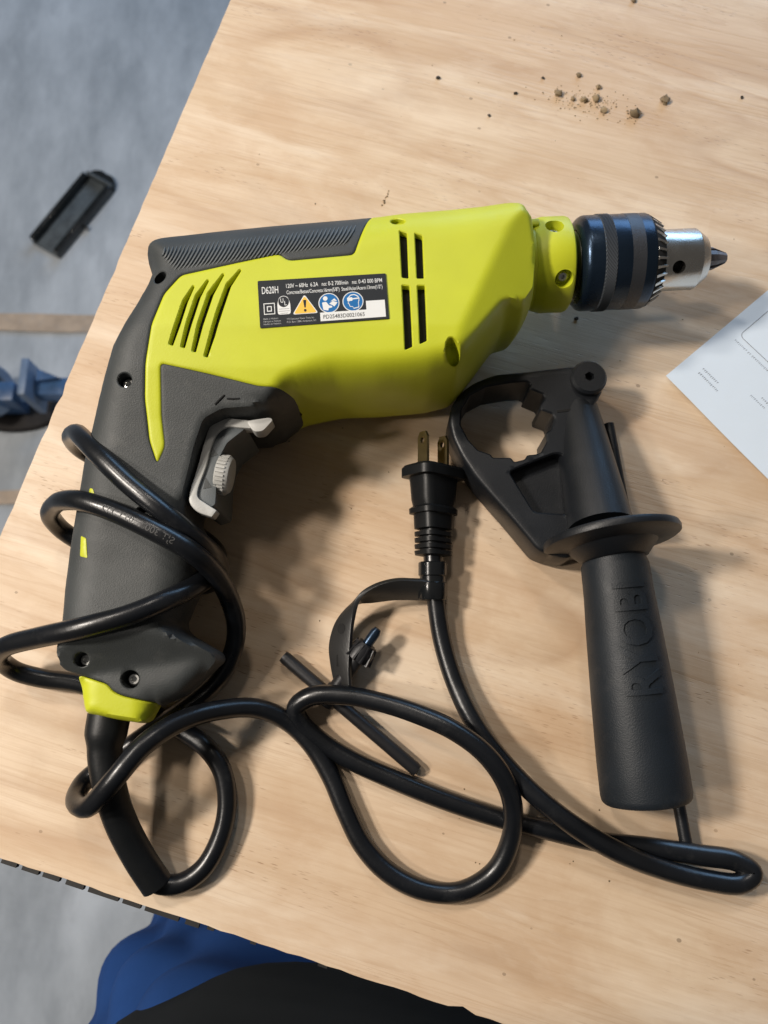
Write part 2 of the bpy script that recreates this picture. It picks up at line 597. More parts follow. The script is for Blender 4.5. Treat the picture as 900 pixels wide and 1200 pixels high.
def segdist(poly, q):
    """distance of each point to each segment: (segments, points)"""
    a = np.asarray(poly, float)[:, :2]; b = np.roll(a, -1, axis=0)
    ab = b - a
    L2 = (ab ** 2).sum(1) + 1e-12
    q = np.asarray(q, float)[:, :2]
    qx, qy = q[:, 0][None].astype(np.float32), q[:, 1][None].astype(np.float32)
    ax, ay = a[:, :1].astype(np.float32), a[:, 1:].astype(np.float32)
    bx, by = ab[:, :1].astype(np.float32), ab[:, 1:].astype(np.float32)
    ex, ey = qx - ax, qy - ay
    t = np.clip((ex * bx + ey * by) / L2[:, None].astype(np.float32), 0, 1)
    return np.sqrt((ex - t * bx) ** 2 + (ey - t * by) ** 2).astype(float)


def region(name, outline, hfun, to_world, mat, parent, holes=(), step=1.4, offset=0.0, edge_r=0.7, drop=0.7, skirt=3.0,
           mirror=True, rings=(0.15, 0.5, 1.2, 2.4), angle=35, hole_edge=0.4, smooth_iter=2):
    """a shell over the outline (2D), its height from hfun; holes: (loop, depth, has_floor)"""
    loop = resample(np.asarray(outline)[:, :2], step)
    if np.sum(loop[:, 0] * np.roll(loop[:, 1], -1) - np.roll(loop[:, 0], -1) * loop[:, 1]) < 0:
        loop = loop[::-1]
    hl = [(resample(np.asarray(h[0])[:, :2], min(step, 1.0)), h[1], h[2]) for h in holes]
    pts = [loop] + [h[0] for h in hl]
    edges, k = [], 0
    for l in pts:
        edges += [(k + i, k + (i + 1) % len(l)) for i in range(len(l))]
        k += len(l)
    extra = []
    t = np.roll(loop, -1, 0) - np.roll(loop, 1, 0)
    nrm = np.stack([-t[:, 1], t[:, 0]], 1) / (np.linalg.norm(t, axis=1)[:, None] + 1e-9)
    for r in rings:
        e = loop + nrm * r
        e = e[inside(loop, e)]
        extra.append(e[segdist(loop, e).min(0) > r * 0.93])
    lo, hi = loop.min(0), loop.max(0)
    g = []
    row = 0
    y = lo[1]
    while y < hi[1]:
        xs = np.arange(lo[0] + (step / 2 if row % 2 else 0), hi[0], step)
        g.append(np.stack([xs, np.full(len(xs), y)], 1))
        y += step * 0.87; row += 1
    g = np.vstack(g)
    g = g[inside(loop, g)]
    g = g[segdist(loop, g).min(0) > max(rings) + step * 0.5] if len(rings) else g[segdist(loop, g).min(0) > step * 0.5]
    cand = np.vstack(extra + [g])
    for h, _, fl in hl:
        d = segdist(h, cand).min(0)
        ins = inside(h, cand)
        cand = cand[(d > 0.35) & ~(ins)]
        # a tight ring round the hole
        t = np.roll(h, -1, 0) - np.roll(h, 1, 0)
        nn = np.stack([-t[:, 1], t[:, 0]], 1) / (np.linalg.norm(t, axis=1)[:, None] + 1e-9)
        for s in (hole_edge, -hole_edge):
            e = h + nn * s
            e = e[~inside(h, e) & inside(loop, e)]
            if len(e):
                e = e[(segdist(h, e).min(0) > hole_edge * 0.8) & (segdist(loop, e).min(0) > 0.2)]
                cand = np.vstack([cand, e])
    allp = np.vstack(pts + [cand])
    vs, es, fs, ov, oe, of = delaunay_2d_cdt([Vector(p) for p in allp], edges, [], 0, 1e-4)
    q = np.array([tuple(v) for v in vs])
    back = {}
    for i, o in enumerate(ov):
        for j in o: back[j] = i
    tri = np.array([f for f in fs if len(f) == 3])
    cen = q[tri].mean(1)
    keep = inside(loop, cen)
    for h, _, _ in hl:
        keep &= ~inside(h, cen)
    tri = tri[keep]
    w = hfun(q) + offset
    dl = segdist(loop, q).min(0)
    free = dl > 4.5
    for h, _, _ in hl:
        free &= segdist(h, q).min(0) > 0.9
    pr_ = np.vstack([tri[:, [0, 1]], tri[:, [1, 2]], tri[:, [2, 0]]])
    for _ in range(smooth_iter):
        acc = np.zeros(len(q)); cnt = np.zeros(len(q))
        for a_, b_ in ((0, 1), (1, 0)):
            np.add.at(acc, pr_[:, a_], w[pr_[:, b_]]); np.add.at(cnt, pr_[:, a_], 1)
        w = np.where(free & (cnt > 0), 0.4 * w + 0.6 * acc / np.maximum(cnt, 1), w)
    w = w - drop * (1 - np.clip(dl / max(edge_r, 1e-6), 0, 1)) ** 2
    for h, _, _ in hl:
        dh = segdist(h, q).min(0)
        w = w - hole_edge * (1 - np.clip(dh / (hole_edge * 1.0), 0, 1)) ** 2
    w = np.maximum(w, 0.02 if mirror else w)
    V = [(q[i, 0], q[i, 1], w[i]) for i in range(len(q))]
    F = [tuple(t) for t in tri]

    def wall(idx, depth, flip, to_zero=False):
        base = len(V)
        for i in idx:
            x, y, z = V[i]
            V.append((x, y, 0.0 if to_zero else (max(z - depth, 0.0) if mirror else z - depth)))
        m = len(idx)
        for a in range(m):
            b = (a + 1) % m
            f = (idx[a], base + a, base + b, idx[b])
            F.append(f if not flip else f[::-1])
        return list(range(base, base + m))
    idx = [back[i] for i in range(len(loop))]
    wall(idx, skirt, False)
    k = len(loop)
    for h, depth, fl in hl:
        hi_ = [back[k + i] for i in range(len(h))]
        k += len(h)
        bot = wall(hi_, depth, True, to_zero=(depth is None)) if depth is not None else wall(hi_, 0, True, to_zero=True)
        if fl:
            zc = np.mean([V[i][2] for i in bot])
            c = len(V)
            V.append((h[:, 0].mean(), h[:, 1].mean(), zc))
            for a in range(len(bot)):
                F.append((bot[a], bot[(a + 1) % len(bot)], c))
    if mirror:
        n = len(V)
        V2 = [(x, y, -z) for x, y, z in V]
        F = F + [tuple(i + n for i in f[::-1]) for f in F]
        V = V + V2
    Vw = to_world(np.array(V))
    me = bpy.data.meshes.new(name)
    me.from_pydata([tuple(p) for p in Vw * 0.001], [], [tuple(int(i) for i in f) for f in F])
    me.validate(); me.update()
    bm = bmesh.new(); bm.from_mesh(me)
    bmesh.ops.remove_doubles(bm, verts=bm.verts, dist=1e-7)
    bmesh.ops.recalc_face_normals(bm, faces=bm.faces)
    bm.to_mesh(me); bm.free()
    return link(name, me, mat, parent, True, angle)


def unit(v):
    v = np.asarray(v, float)
    return v / np.linalg.norm(v)


def ellipse(c, rx, ry, n=20, rot=0.0):
    out = []
    for k in range(n):
        t = 2 * math.pi * k / n
        x, y = rx * math.cos(t), ry * math.sin(t)
        out.append((c[0] + x * math.cos(rot) - y * math.sin(rot), c[1] + x * math.sin(rot) + y * math.cos(rot)))
    return out


#==SETTING==
# ================================================================== the setting
FLOOR = -850.0
fl = mesh('floor', [(-9000, -9000, FLOOR), (9000, -9000, FLOOR), (9000, 9000, FLOOR), (-9000, 9000, FLOOR)], [(0, 1, 2, 3)], 'concrete', None, False)
fl['kind'] = 'structure'

# ---- worn tape stripes on the floor


def tape(name, pts, half, label):
    V, F = [], []
    n = len(pts)
    for i, (px, py) in enumerate(pts):
        c = P(px, py, FLOOR + 4)
        j = half * (1 + 0.05 * math.sin(i * 2.3))
        V += [c + np.array([0, j, 0]), c - np.array([0, j * 0.96, 0])]
    for i in range(n - 1):
        F.append((2 * i, 2 * i + 2, 2 * i + 3, 2 * i + 1))
    V2 = [v - np.array([0, 0, 2.0]) for v in V]
    k = len(V)
    F += [tuple(x + k for x in f[::-1]) for f in F]
    F += [(0, 1, 1 + k, k), (2 * n - 2, k + 2 * n - 2, k + 2 * n - 1, 2 * n - 1)]
    for i in range(n - 1):
        F.append((2 * i, k + 2 * i, k + 2 * i + 2, 2 * i + 2))
        F.append((2 * i + 1, 2 * i + 3, k + 2 * i + 3, k + 2 * i + 1))
    o = mesh(name, V + V2, F, 'floor_tape', None, False)
    o['label'] = label
    o['category'] = 'floor tape'


tape('floor_tape', [(-160, 375), (-60, 376), (0, 377), (40, 378), (75, 379), (100, 379), (130, 380), (180, 381)], 17,
     'tan worn tape stripe on the grey floor above the blue machine foot')
tape('floor_tape', [(-160, 588), (-80, 585), (0, 583), (30, 582), (60, 583), (120, 586)], 12,
     'faint tan tape stripe on the floor below the blue machine foot')

# ================================================================== table
CORNER = P(-141.7, 958.2, 0)
EX = unit(P(590, 1200, 0) - P(0, 1005, 0))
EY = np.array([-EX[1], EX[0], 0.0])
TABLE_L, TABLE_W, TABLE_T = 1500.0, 900.0, 19.0
tb = thing('table', 'wooden plywood work table with bare pale top', 'table', (CORNER[0] + EX[0] * 750, CORNER[1] + EX[1] * 750 + 300, FLOOR))
# top: a slab whose near edge is slightly chipped
ne = 260
V, F = [], []
rnd = random.Random(3)
near = []
for i in range(ne + 1):
    s = TABLE_L * i / ne
    d = rnd.uniform(-0.25, 0.25)
    if rnd.random() < 0.07: d += rnd.uniform(0.6, 1.8)
    near.append((s, d))
left = []
for i in range(1, 150):
    d = rnd.uniform(-0.2, 0.2)
    if rnd.random() < 0.05: d += rnd.uniform(0.4, 1.0)
    left.append((d, TABLE_W * i / 150))
loop = near + [(TABLE_L, TABLE_W), (0, TABLE_W)] + left[::-1]
n = len(loop)
tw = lambda s, t, z: (s, t, z)
for z in (0.0, -TABLE_T):
    for s, t in loop:
        V.append((s, t + (0.0 if z == 0 else 0.6), z))
F.append(tuple(range(n)))
F.append(tuple(range(n, 2 * n))[::-1])
for i in range(n):
    j = (i + 1) % n
    F.append((i, n + i, n + j, j))
me = bpy.data.meshes.new('table_top')
me.from_pydata([tuple(c * 0.001 for c in v) for v in V], [], F)
me.update()
top = bpy.data.objects.new('table_top', me)
COL.objects.link(top)
me.materials.append(MATS['plywood'])
top.parent = tb
R3 = Matrix(((EX[0], EY[0], 0, CORNER[0] / 1000), (EX[1], EY[1], 0, CORNER[1] / 1000), (0, 0, 1, 0), (0, 0, 0, 1)))
top.matrix_parent_inverse = Matrix.Translation(tb.location).inverted()
top.matrix_basis = R3


def tt(s, t, z):
    return CORNER + EX * s + EY * t + np.array([0, 0, z])


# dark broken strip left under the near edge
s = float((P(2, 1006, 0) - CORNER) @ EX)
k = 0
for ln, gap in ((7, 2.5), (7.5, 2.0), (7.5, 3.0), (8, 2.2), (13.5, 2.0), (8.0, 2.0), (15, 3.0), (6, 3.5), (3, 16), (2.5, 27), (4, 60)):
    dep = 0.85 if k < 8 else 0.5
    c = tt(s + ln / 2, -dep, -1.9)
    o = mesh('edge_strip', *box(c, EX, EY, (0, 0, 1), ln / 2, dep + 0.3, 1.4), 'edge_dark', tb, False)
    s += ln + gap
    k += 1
for a, b_ in ((110, 110), (TABLE_L - 110, 110), (110, TABLE_W - 110), (TABLE_L - 110, TABLE_W - 110)):
    c = tt(a, b_, (FLOOR - TABLE_T) / 2)
    bevel(mesh('leg', *box(c, EX, EY, (0, 0, 1), 35, 35, -(FLOOR + TABLE_T) / 2), 'plywood', tb), 2)

# ================================================================== things on the floor
# ---- glossy black tray
fa, fb = P(55, 295, FLOOR), P(121, 214, FLOOR)
ux = unit(fb - fa); uy = np.array([-ux[1], ux[0], 0.0]); uz = np.array([0, 0, 1.0])
Lt = np.linalg.norm(fb - fa); Wt = 31.0
tr = thing('channel_bracket', 'glossy black channel bracket with a rounded end lying on the grey floor', 'bracket', (fa + fb) / 2)
tc_ = (fa + fb) / 2
lobe = [(Lt / 2 - 6, -Wt), (Lt / 2 - 4, -Wt), (Lt / 2 + 10, -Wt * 0.75), (Lt / 2 + 16, -Wt * 0.3), (Lt / 2 + 13, 0), (Lt / 2 + 16, Wt * 0.3), (Lt / 2 + 10, Wt * 0.75), (Lt / 2 - 4, Wt), (Lt / 2 - 6, Wt)]
lobe = fillet(lobe, 6)
n = len(lobe)
V = [tc_ + ux * p[0] + uy * p[1] + uz * z for z in (1.0, 9.0) for p in lobe]
F = [tuple(range(n))[::-1], tuple(range(n, 2 * n))] + [(i, (i + 1) % n, n + (i + 1) % n, n + i) for i in range(n)]
bevel(mesh('end_lobes', V, F, 'tray_black', tr), 3.0, 3)
poly = [(-Lt / 2, -Wt), (Lt / 2 - 6, -Wt), (Lt / 2 - 6, Wt), (-Lt / 2, Wt)]
poly = fillet(poly, 2)
n = len(poly)
V = [tc_ + ux * p[0] + uy * p[1] + uz * z for z in (1.0, 5.0) for p in poly]
F = [tuple(range(n))[::-1], tuple(range(n, 2 * n))] + [(i, (i + 1) % n, n + (i + 1) % n, n + i) for i in range(n)]
bevel(mesh('base_plate', V, F, 'tray_grey', tr), 0.8)
for sgn in (-1, 1):
    bevel(mesh('side_rail', *box(tc_ + uy * sgn * (Wt - 5) - ux * 4 + uz * 13, ux, uy, uz, Lt / 2 - 5, 5, 8), 'tray_black', tr), 3.0, 3)
bevel(mesh('end_wall', *box(tc_ + ux * (Lt / 2 - 4) + uz * 12, ux, uy, uz, 3, Wt - 3, 5), 'tray_grey', tr), 2.0, 3)
for a, b_ in ((-Lt / 2 + 8, -Wt + 14), (-10, -Wt - 5)):
    mesh('bolt', *lathe(tc_ + ux * a + uy * b_ + uz * 3, uz, [(0, 4.5), (3.5, 4.5), (5, 3.2)], 12, up=(1, 0, 0)), 'screw_steel', tr)

# ---- blue machine foot
m0 = P(20, 455, FLOOR + 75)
mf = thing('machine_foot', 'blue painted steel machine foot over a dark disc of painted shadow, left of table', 'machine foot', (m0[0], m0[1], FLOOR))
mx_ = np.array([1.0, 0, 0]); my_ = np.array([0, 1.0, 0])
b0, b1 = P(45, 456, FLOOR + 75), P(190, 460, FLOOR + 75)
bevel(mesh('beam', *box((b0 + b1) / 2, unit(b1 - b0), my_, uz, np.linalg.norm(b1 - b0) / 2, 15, 15), 'blue_paint', mf), 3)
pc = P(40, 453, FLOOR + 80)
bevel(mesh('flange_plate', *box(pc, mx_, my_, uz, 6, 30, 40), 'pale_blue_paint', mf), 2)
g0 = P(46, 445, FLOOR + 92)
V = [g0 + np.array(p) for p in ((0, 14, -6), (34, 0, -6), (0, -6, -6), (0, 14, 10), (34, 0, 10), (0, -6, 10))]
mesh('gusset', V, [(0, 2, 1), (3, 4, 5), (0, 1, 4, 3), (1, 2, 5, 4), (2, 0, 3, 5)], 'blue_paint', mf, False)
for dy in (-8, 10):
    mesh('bolt', *lathe(P(33, 455 + dy, FLOOR + 78), (-1, 0, 0), [(0, 8), (9, 8), (10, 6)], 6), 'blue_paint', mf)
wc = P(-14, 458, FLOOR + 70)
mesh('end_ring', *lathe(wc, (0.86, -0.2, 0.46), [(-16, 22), (-16, 42), (10, 42), (16, 38), (16, 26), (0, 24), (-16, 22)], 36, cap=False), 'pale_blue_paint', mf)
mesh('hub', *lathe(wc, (0.86, -0.2, 0.46), [(-30, 18), (12, 18), (16, 14)], 24), 'blue_paint', mf)
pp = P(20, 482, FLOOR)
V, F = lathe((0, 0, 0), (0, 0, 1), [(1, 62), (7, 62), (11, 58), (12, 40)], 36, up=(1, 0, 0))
mesh('shadow_pad', [(pp[0] + v[0] * 1.25, pp[1] + v[1] * 0.62, FLOOR + v[2]) for v in V], F, 'shadow_dark', mf)  # flat dark disc added as the shadow beneath the beam
pb = P(14, 470, FLOOR + 40)
bevel(mesh('post', *box((pb[0], pb[1], FLOOR + 52), mx_, my_, uz, 22, 16, 30), 'blue_paint', mf), 3)

#==PERSON==
# ================================================================== person standing at the near edge


def skin_body(name, nodes, links, mat, parent, root=0, lev=3):
    me = bpy.data.meshes.new(name)
    me.from_pydata([tuple(c / 1000 for c in p[:3]) for p in nodes], links, [])
    o = bpy.data.objects.new(name, me)
    COL.objects.link(o)
    md = o.modifiers.new('skin', 'SKIN')
    md.use_smooth_shade = True
    for i, p in enumerate(nodes):
        sv = me.skin_vertices[0].data[i]
        sv.radius = (p[3] / 1000, (p[4] if len(p) > 4 else p[3]) / 1000)
        sv.use_root = (i == root)
    sb = o.modifiers.new('sub', 'SUBSURF'); sb.levels = lev; sb.render_levels = lev
    bpy.context.view_layer.update()
    dg = bpy.context.evaluated_depsgraph_get()
    m2 = bpy.data.meshes.new_from_object(o.evaluated_get(dg))
    bpy.data.objects.remove(o)
    m2.polygons.foreach_set('use_smooth', [True] * len(m2.polygons))
    m2.materials.clear()
    o = bpy.data.objects.new(name, m2)
    COL.objects.link(o)
    m2.materials.append(MATS[mat])
    o.parent = parent
    o.matrix_parent_inverse = Matrix.Translation(parent.location).inverted()
    return o


BS, BT = 270.0, -120.0              # body centre: along the near edge, outwards from it


def bp(a, b, z): return tt(BS + a, BT + b, z)


pr = thing('person', 'person in blue trousers and a black shirt standing against the near table edge', 'person', bp(0, 0, FLOOR))


def nd(a, b, z, r): return (*bp(a, b, z), r)


def ripple(o, amp, f):
    me = o.data
    me.update()
    nr = [v.normal.copy() for v in me.vertices]
    for v, n_ in zip(me.vertices, nr):
        x, y, z = v.co * 1000
        w = 0.6 * math.sin(z / f + 2.1 * math.sin(x / 55)) + math.sin((z * 0.8 + y) / (f * 1.5) + x / 34)
        v.co += n_ * (amp / 1000) * (math.sqrt(w * w + 0.05) - 1.2)
    me.update()


trs = skin_body('trousers', [nd(0, -20, 60, 90), nd(0, -20, -40, 95),
    nd(-82, -16, -95, 98), nd(-108, -4, -190, 113), nd(-114, 12, -420, 88), nd(-112, 5, -640, 66), nd(-110, -5, -815, 66),
    nd(84, -16, -95, 100), nd(112, -4, -190, 110), nd(114, 12, -420, 88), nd(112, 5, -640, 66), nd(110, -5, -815, 66)],
    [(0, 1), (1, 2), (2, 3), (3, 4), (4, 5), (5, 6), (1, 7), (7, 8), (8, 9), (9, 10), (10, 11)], 'denim', pr, lev=5)
ripple(trs, 9.0, 10)
V, F = [], []
secs = [(-104, 168, 94, 0), (-98, 172, 99, 0), (-40, 172, 100, 0), (40, 172, 104, 0), (160, 168, 103, -4), (280, 176, 104, -10), (380, 190, 102, -18), (440, 165, 85, -22), (475, 90, 60, -24), (490, 55, 45, -24)]
fine_s = catmull(np.array(secs, float), 5)
m = 64
for z, ra, rb_, off in fine_s:
    for k in range(m):
        t = 2 * math.pi * k / m
        w = 1 + 0.008 * math.sin(5 * t + z / 60) + 0.006 * math.sin(11 * t - z / 35)
        ct, st_ = math.cos(t), math.sin(t)
        V.append(bp(ra * w * math.copysign(abs(ct) ** 0.98, ct), off + rb_ * w * math.copysign(abs(st_) ** 0.98, st_), z))
for i in range(len(fine_s) - 1):
    for k in range(m):
        F.append((i * m + k, i * m + (k + 1) % m, (i + 1) * m + (k + 1) % m, (i + 1) * m + k))
F.append(tuple((len(fine_s) - 1) * m + k for k in range(m)))
mesh('shirt', V, F, 'shirt', pr)
for sgn in (-1, 1):
    skin_body('shoe', [nd(sgn * 98, -50, FLOOR + 40, 40), nd(sgn * 100, 40, FLOOR + 40, 40), nd(sgn * 104, 130, FLOOR + 32, 32)], [(0, 1), (1, 2)], 'shoe', pr)

#==DRILL==
# ================================================================== the drill
TILT = math.radians(2.6)
DO = np.array([0.0, 150.0, 36.5])
DX = np.array([1.0, 0, 0]); DY = np.array([0, math.cos(TILT), math.sin(TILT)]); DW = np.array([0, -math.sin(TILT), math.cos(TILT)])


def drill_world(q):
    q = np.atleast_2d(q)
    return DO + q[:, :1] * DX + q[:, 1:2] * DY + q[:, 2:3] * DW


def Pw(px, py, w=0.0):
    """photo position -> drill plane coordinates (u, v) on the layer w above its parting plane"""
    d = ray(px, py); o = np.array([0, 0, CAM_H]) - DO
    t = (w - o @ DW) / (d @ DW)
    p = o + d * t
    return np.array([p @ DX, p @ DY])


# silhouette of the whole casing: px, py, edge rounding radius, height on which the outline was seen
SIL = [(441, 253, 26, 17), (470, 249, 26, 17), (520, 245, 26, 17), (560, 242, 24, 17), (584, 241, 22, 16), (602, 247, 18, 13), (613, 262, 14, 9), (619, 290, 10, 3),
       (620, 330, 9, 0), (618, 370, 9, 0), (606, 388, 10, 0), (586, 394, 11, 0), (545, 448, 9, 0), (533, 461, 10, 0), (501, 470, 11, 0),
       (443, 476, 12, 0), (400, 478, 13, 0), (352, 482, 9, 4), (325, 488, 4, 14), (300, 486, 1.6, 22), (264, 486, 1.6, 24), (243, 496, 1.6, 24),
       (232, 525, 1.6, 23), (217, 580, 1.6, 21), (218, 600, 3, 17), (233, 614, 11, 6), (245, 632, 18, 0), (246, 655, 20, 0), (238, 685, 17, 0), (224, 714, 12, 0),
       (215, 733, 9, 0), (222, 743, 8.5, 0), (258, 764, 8, 0), (261, 775, 8, 0), (222, 814, 8, 0), (190, 828, 9, 0), (182, 826, 9, 8), (163, 848, 4, 16), (157, 851, 3, 16),
       (125, 846, 3, 16), (92, 838, 5, 12), (89, 792, 12, 4), (83, 783, 8, 2), (77, 762, 12, 2), (78, 693, 19, 4), (83, 644, 20, 5),
       (91, 594, 20, 6), (100, 544, 20, 7), (119, 476, 20, 8), (138, 420, 18, 8), (152, 393, 17, 9), (166, 370, 16, 10), (178, 347, 15, 11), (181, 335, 14, 12),
       (177, 323, 14, 13), (173, 312, 14, 14), (173, 301, 15, 15), (179, 287, 18, 16), (191, 279, 22, 17), (250, 270, 26, 17), (320, 263, 26, 17)]
SILUV = np.array([[*Pw(a, b, w), r] for a, b, r, w in SIL])
SILF = resample(fillet(SILUV, 2.0), 3.0)
SEGR = 0.5 * (SILF[:, 2] + np.roll(SILF[:, 2], -1))
for _ in range(2): SEGR = sum(np.roll(SEGR, k) for k in range(-1, 2)) / 3.0
vY = lambda py: Pw(180, py, 20)[1]
TV = np.array([[vY(850), 23.0], [vY(800), 26.0], [vY(765), 26.0], [vY(725), 20.5], [vY(660), 20.0], [vY(590), 22.0], [vY(560), 23.5], [vY(500), 28.0], [vY(445), 33.5], [vY(400), 35.5], [vY(200), 35.5]])


def facet(pa, pb, w, slope, sign):
    a, b = Pw(*pa, w), Pw(*pb, w)
    d = unit(b - a); n = np.array([d[1], -d[0]]) * sign
    return lambda q: w - slope * ((q - a) @ n)


FAC = [facet((420, 426), (518, 412), 35, 0.80, 1), facet((539, 392), (600, 262), 35, 0.55, 1), facet((170, 742), (262, 790), 25, 0.0, 1)]


def smin(a, b, k):
    h = np.clip(0.5 + 0.5 * (b - a) / k, 0, 1)
    return b * (1 - h) + a * h - k * h * (1 - h)


def hdrill(q):
    q = np.atleast_2d(q)[:, :2]
    T = np.interp(q[:, 1], TV[:, 0], TV[:, 1])
    x = np.clip(segdist(SILF, q) / SEGR[:, None], 0, 1).min(0)
    ins = inside(SILF, q)
    x = np.where(ins, x, 0)
    h = T * (1 - (1 - x) ** 2.3) ** (1 / 2.3)
    body = np.clip((q[:, 1] - vY(520)) / 15.0, 0, 1)
    for f in FAC[:2]:
        hf = f(q) + (1 - body) * 60
        h = smin(h, np.maximum(hf, 0.45 * h), 1.1)
    return np.maximum(h, 0)


def Fs(px, py, off=0.0):
    """photo position -> (u, v) where the line of sight meets the casing surface"""
    w = 20.0
    for _ in range(14):
        uv = Pw(px, py, w)
        w = 0.5 * w + 0.5 * (float(hdrill(uv[None])[0]) + off)
    return Pw(px, py, w)


def D3(px, py, off=0.0):
    uv = Fs(px, py)
    return drill_world((uv[0], uv[1], float(hdrill(uv[None])[0]) + off))[0]


def loop_on(pts, r=1.2):
    out = []
    for p in pts:
        out.append(Pw(p[0], p[1], p[2]) if len(p) > 2 else Fs(*p))
    return fillet(np.array(out), r) if r else np.array(out)


b0 = drill_world((0, 0, -36.5))[0]
dr = thing('drill', 'lime green and charcoal corded hammer drill lying on its side on the plywood', 'drill', (P(300, 420)[0], P(300, 420)[1], 0))

silpt = [(a, b, w) for a, b, r, w in SIL]
seam = [(350, 481), (345, 467), (333, 458), (304, 452), (247, 438), (188, 425), (189, 488), (193, 523), (184, 543), (175, 516), (169.5, 467),
        (170.5, 422), (177.5, 379), (192, 344), (212, 322), (275, 308), (327, 297), (338, 305), (415, 298)]


def band_loop(path, half):
    """closed loop round a px path with half widths (px)"""
    p = np.array(path, float)
    t = np.gradient(p, axis=0); t /= np.linalg.norm(t, axis=1)[:, None]
    nn = np.stack([-t[:, 1], t[:, 0]], 1)
    h = np.array(half)[:, None]
    l = p + nn * h; r = p - nn * h
    return [tuple(x) for x in l] + [tuple(x) for x in r[::-1]]


vents = [([(227, 335), (217, 353), (208, 380), (200, 404)], [1.0, 3.0, 3.3, 2.6]),
         ([(244, 328), (232, 347), (222, 377), (214, 407)], [1.0, 3.1, 3.3, 2.5]),
         ([(262, 321), (247, 344), (235, 379), (227, 412)], [1.0, 3.3, 3.4, 2.4]),
         ([(282, 316), (268, 334), (258, 362), (249, 392), (241, 418)], [1.0, 3.0, 3.4, 3.2, 2.2])]
vloops = [loop_on(band_loop(p, h), 0.4) for p, h in vents]
for q4 in ([(468, 270), (477, 273), (479, 326), (471, 325)], [(471, 334), (480, 335), (483.5, 406), (474.5, 410)],
           [(486, 273), (495, 276), (497, 326), (488.5, 326)], [(489, 334.5), (498, 334.5), (500.5, 399), (492, 403)]):
    vloops.append(loop_on(q4, 0.5))
hole_f = loop_on(ellipse((530.5, 412), 8.5, 17.5, 22, -0.12), 0)
hole_t = loop_on(ellipse((466, 259.5), 8.5, 3.0, 16), 0)
yellow_out = [silpt[i] for i in range(0, 18)] + seam
yo = loop_on(yellow_out, 2.0)
housing = region('motor_housing', yo, hdrill, drill_world, 'lime', dr,
                 holes=[(l, 4.2, False) for l in vloops] + [(hole_f, 9.0, True), (hole_t, 2.6, True)], step=1.25, skirt=7.5, edge_r=0.8, drop=0.6, smooth_iter=0)
# two thin seam lines run alongside the yellow border: raised lip between lime and charcoal
grey_out = seam[::-1]
grey_out = [silpt[0]] + seam[::-1] + silpt[17:37] + [(183, 823), (143, 815), (132, 810), (125, 801), (90, 790)] + silpt[42:]
go = loop_on(grey_out, 2.0)
screws = [(146, 445, 8.5), (168, 603, 10), (95.5, 773, 8.8), (152.5, 796, 11)]
gh = []
for x, y, r in screws:
    gh.append((loop_on(ellipse((x, y), r, r, 20), 0), 8.0, True))
gh.append((loop_on(ellipse((187.5, 325), 5.0, 8.5, 18, 0.75), 0), 8.0, True))
grip = region('grip_overmould', go, hdrill, drill_world, 'slate', dr, holes=gh, step=1.5, skirt=7.5, edge_r=0.8, drop=0.6)


def hcore(q):
    d = segdist(SILF, q).min(0)
    dip = 14.0 * np.exp(-((np.asarray(q)[:, :2] - Fs(350, 481)) ** 2).sum(1) / 60.0) + 14.0 * np.exp(-((np.asarray(q)[:, :2] - Pw(212, 738, 8)) ** 2).sum(1) / 200.0)
    return np.maximum(hdrill(q) - 3.6 - dip - 7.0 * np.clip(1 - d / 7.0, 0, 1), 0.05)


core_holes = [(loop_on(ellipse((x, y), r * 1.35, r * 1.35, 16), 0), 8.0, False) for x, y, r in screws]
core_holes += [(loop_on(ellipse((530.5, 412), 11, 21, 18, -0.12), 0), 9.0, False), (loop_on(ellipse((187.5, 325), 7, 11, 16, 0.75), 0), 8.0, False)]
tq = np.roll(SILF[:, :2], -1, 0) - np.roll(SILF[:, :2], 1, 0)
nq = np.stack([-tq[:, 1], tq[:, 0]], 1) / np.linalg.norm(tq, axis=1)[:, None]
if not inside(SILF, (SILF[:1, :2] + nq[:1] * 0.5))[0]: nq = -nq
CORE = SILF[:, :2] + nq * 2.0
CORE = CORE[segdist(SILF, CORE).min(0) > 1.9]
core = region('inner_core', CORE, hcore, drill_world, 'cavity', dr, holes=core_holes, step=2.4, rings=(0.5, 2.0), skirt=0.1, edge_r=0.1, drop=0)
cap_out = [(90, 791), (125, 802), (132, 811), (143, 816), (183, 824)] + silpt[36:41]
region('end_cap', loop_on(cap_out, 2.0), hdrill, drill_world, 'lime', dr, step=1.6, skirt=7.5, edge_r=0.8, drop=0.6, offset=-0.4)

# screws in the wells
for x, y, r in screws + [(530.5, 412, 9)]:
    uv = Fs(x, y)
    w = float(hdrill(uv[None])[0]) - (7.6 if y != 412 else 8.6)
    c = drill_world((uv[0], uv[1], w))[0]
    if y == 412: continue
    mesh('screw', *lathe(c, DW, [(0, 2.6), (2.2, 2.6), (2.9, 2.0), (2.9, 1.25), (1.6, 1.1)], 18, up=(1, 0, 0)), 'screw_steel', dr)

# lime accents on the handle edge
for q4 in ([(95, 628), (101, 631), (102.5, 654), (94, 652)], [(105.5, 572), (109, 573), (112.5, 585), (103, 583)], [(118, 523), (121.5, 524), (125, 531), (121, 529)]):
    region('accent_chip', loop_on(q4, 0.5), hdrill, drill_world, 'lime', dr, step=1.2, offset=0.35, skirt=1.0, mirror=False, edge_r=0.3, drop=0.2, rings=(0.4,))

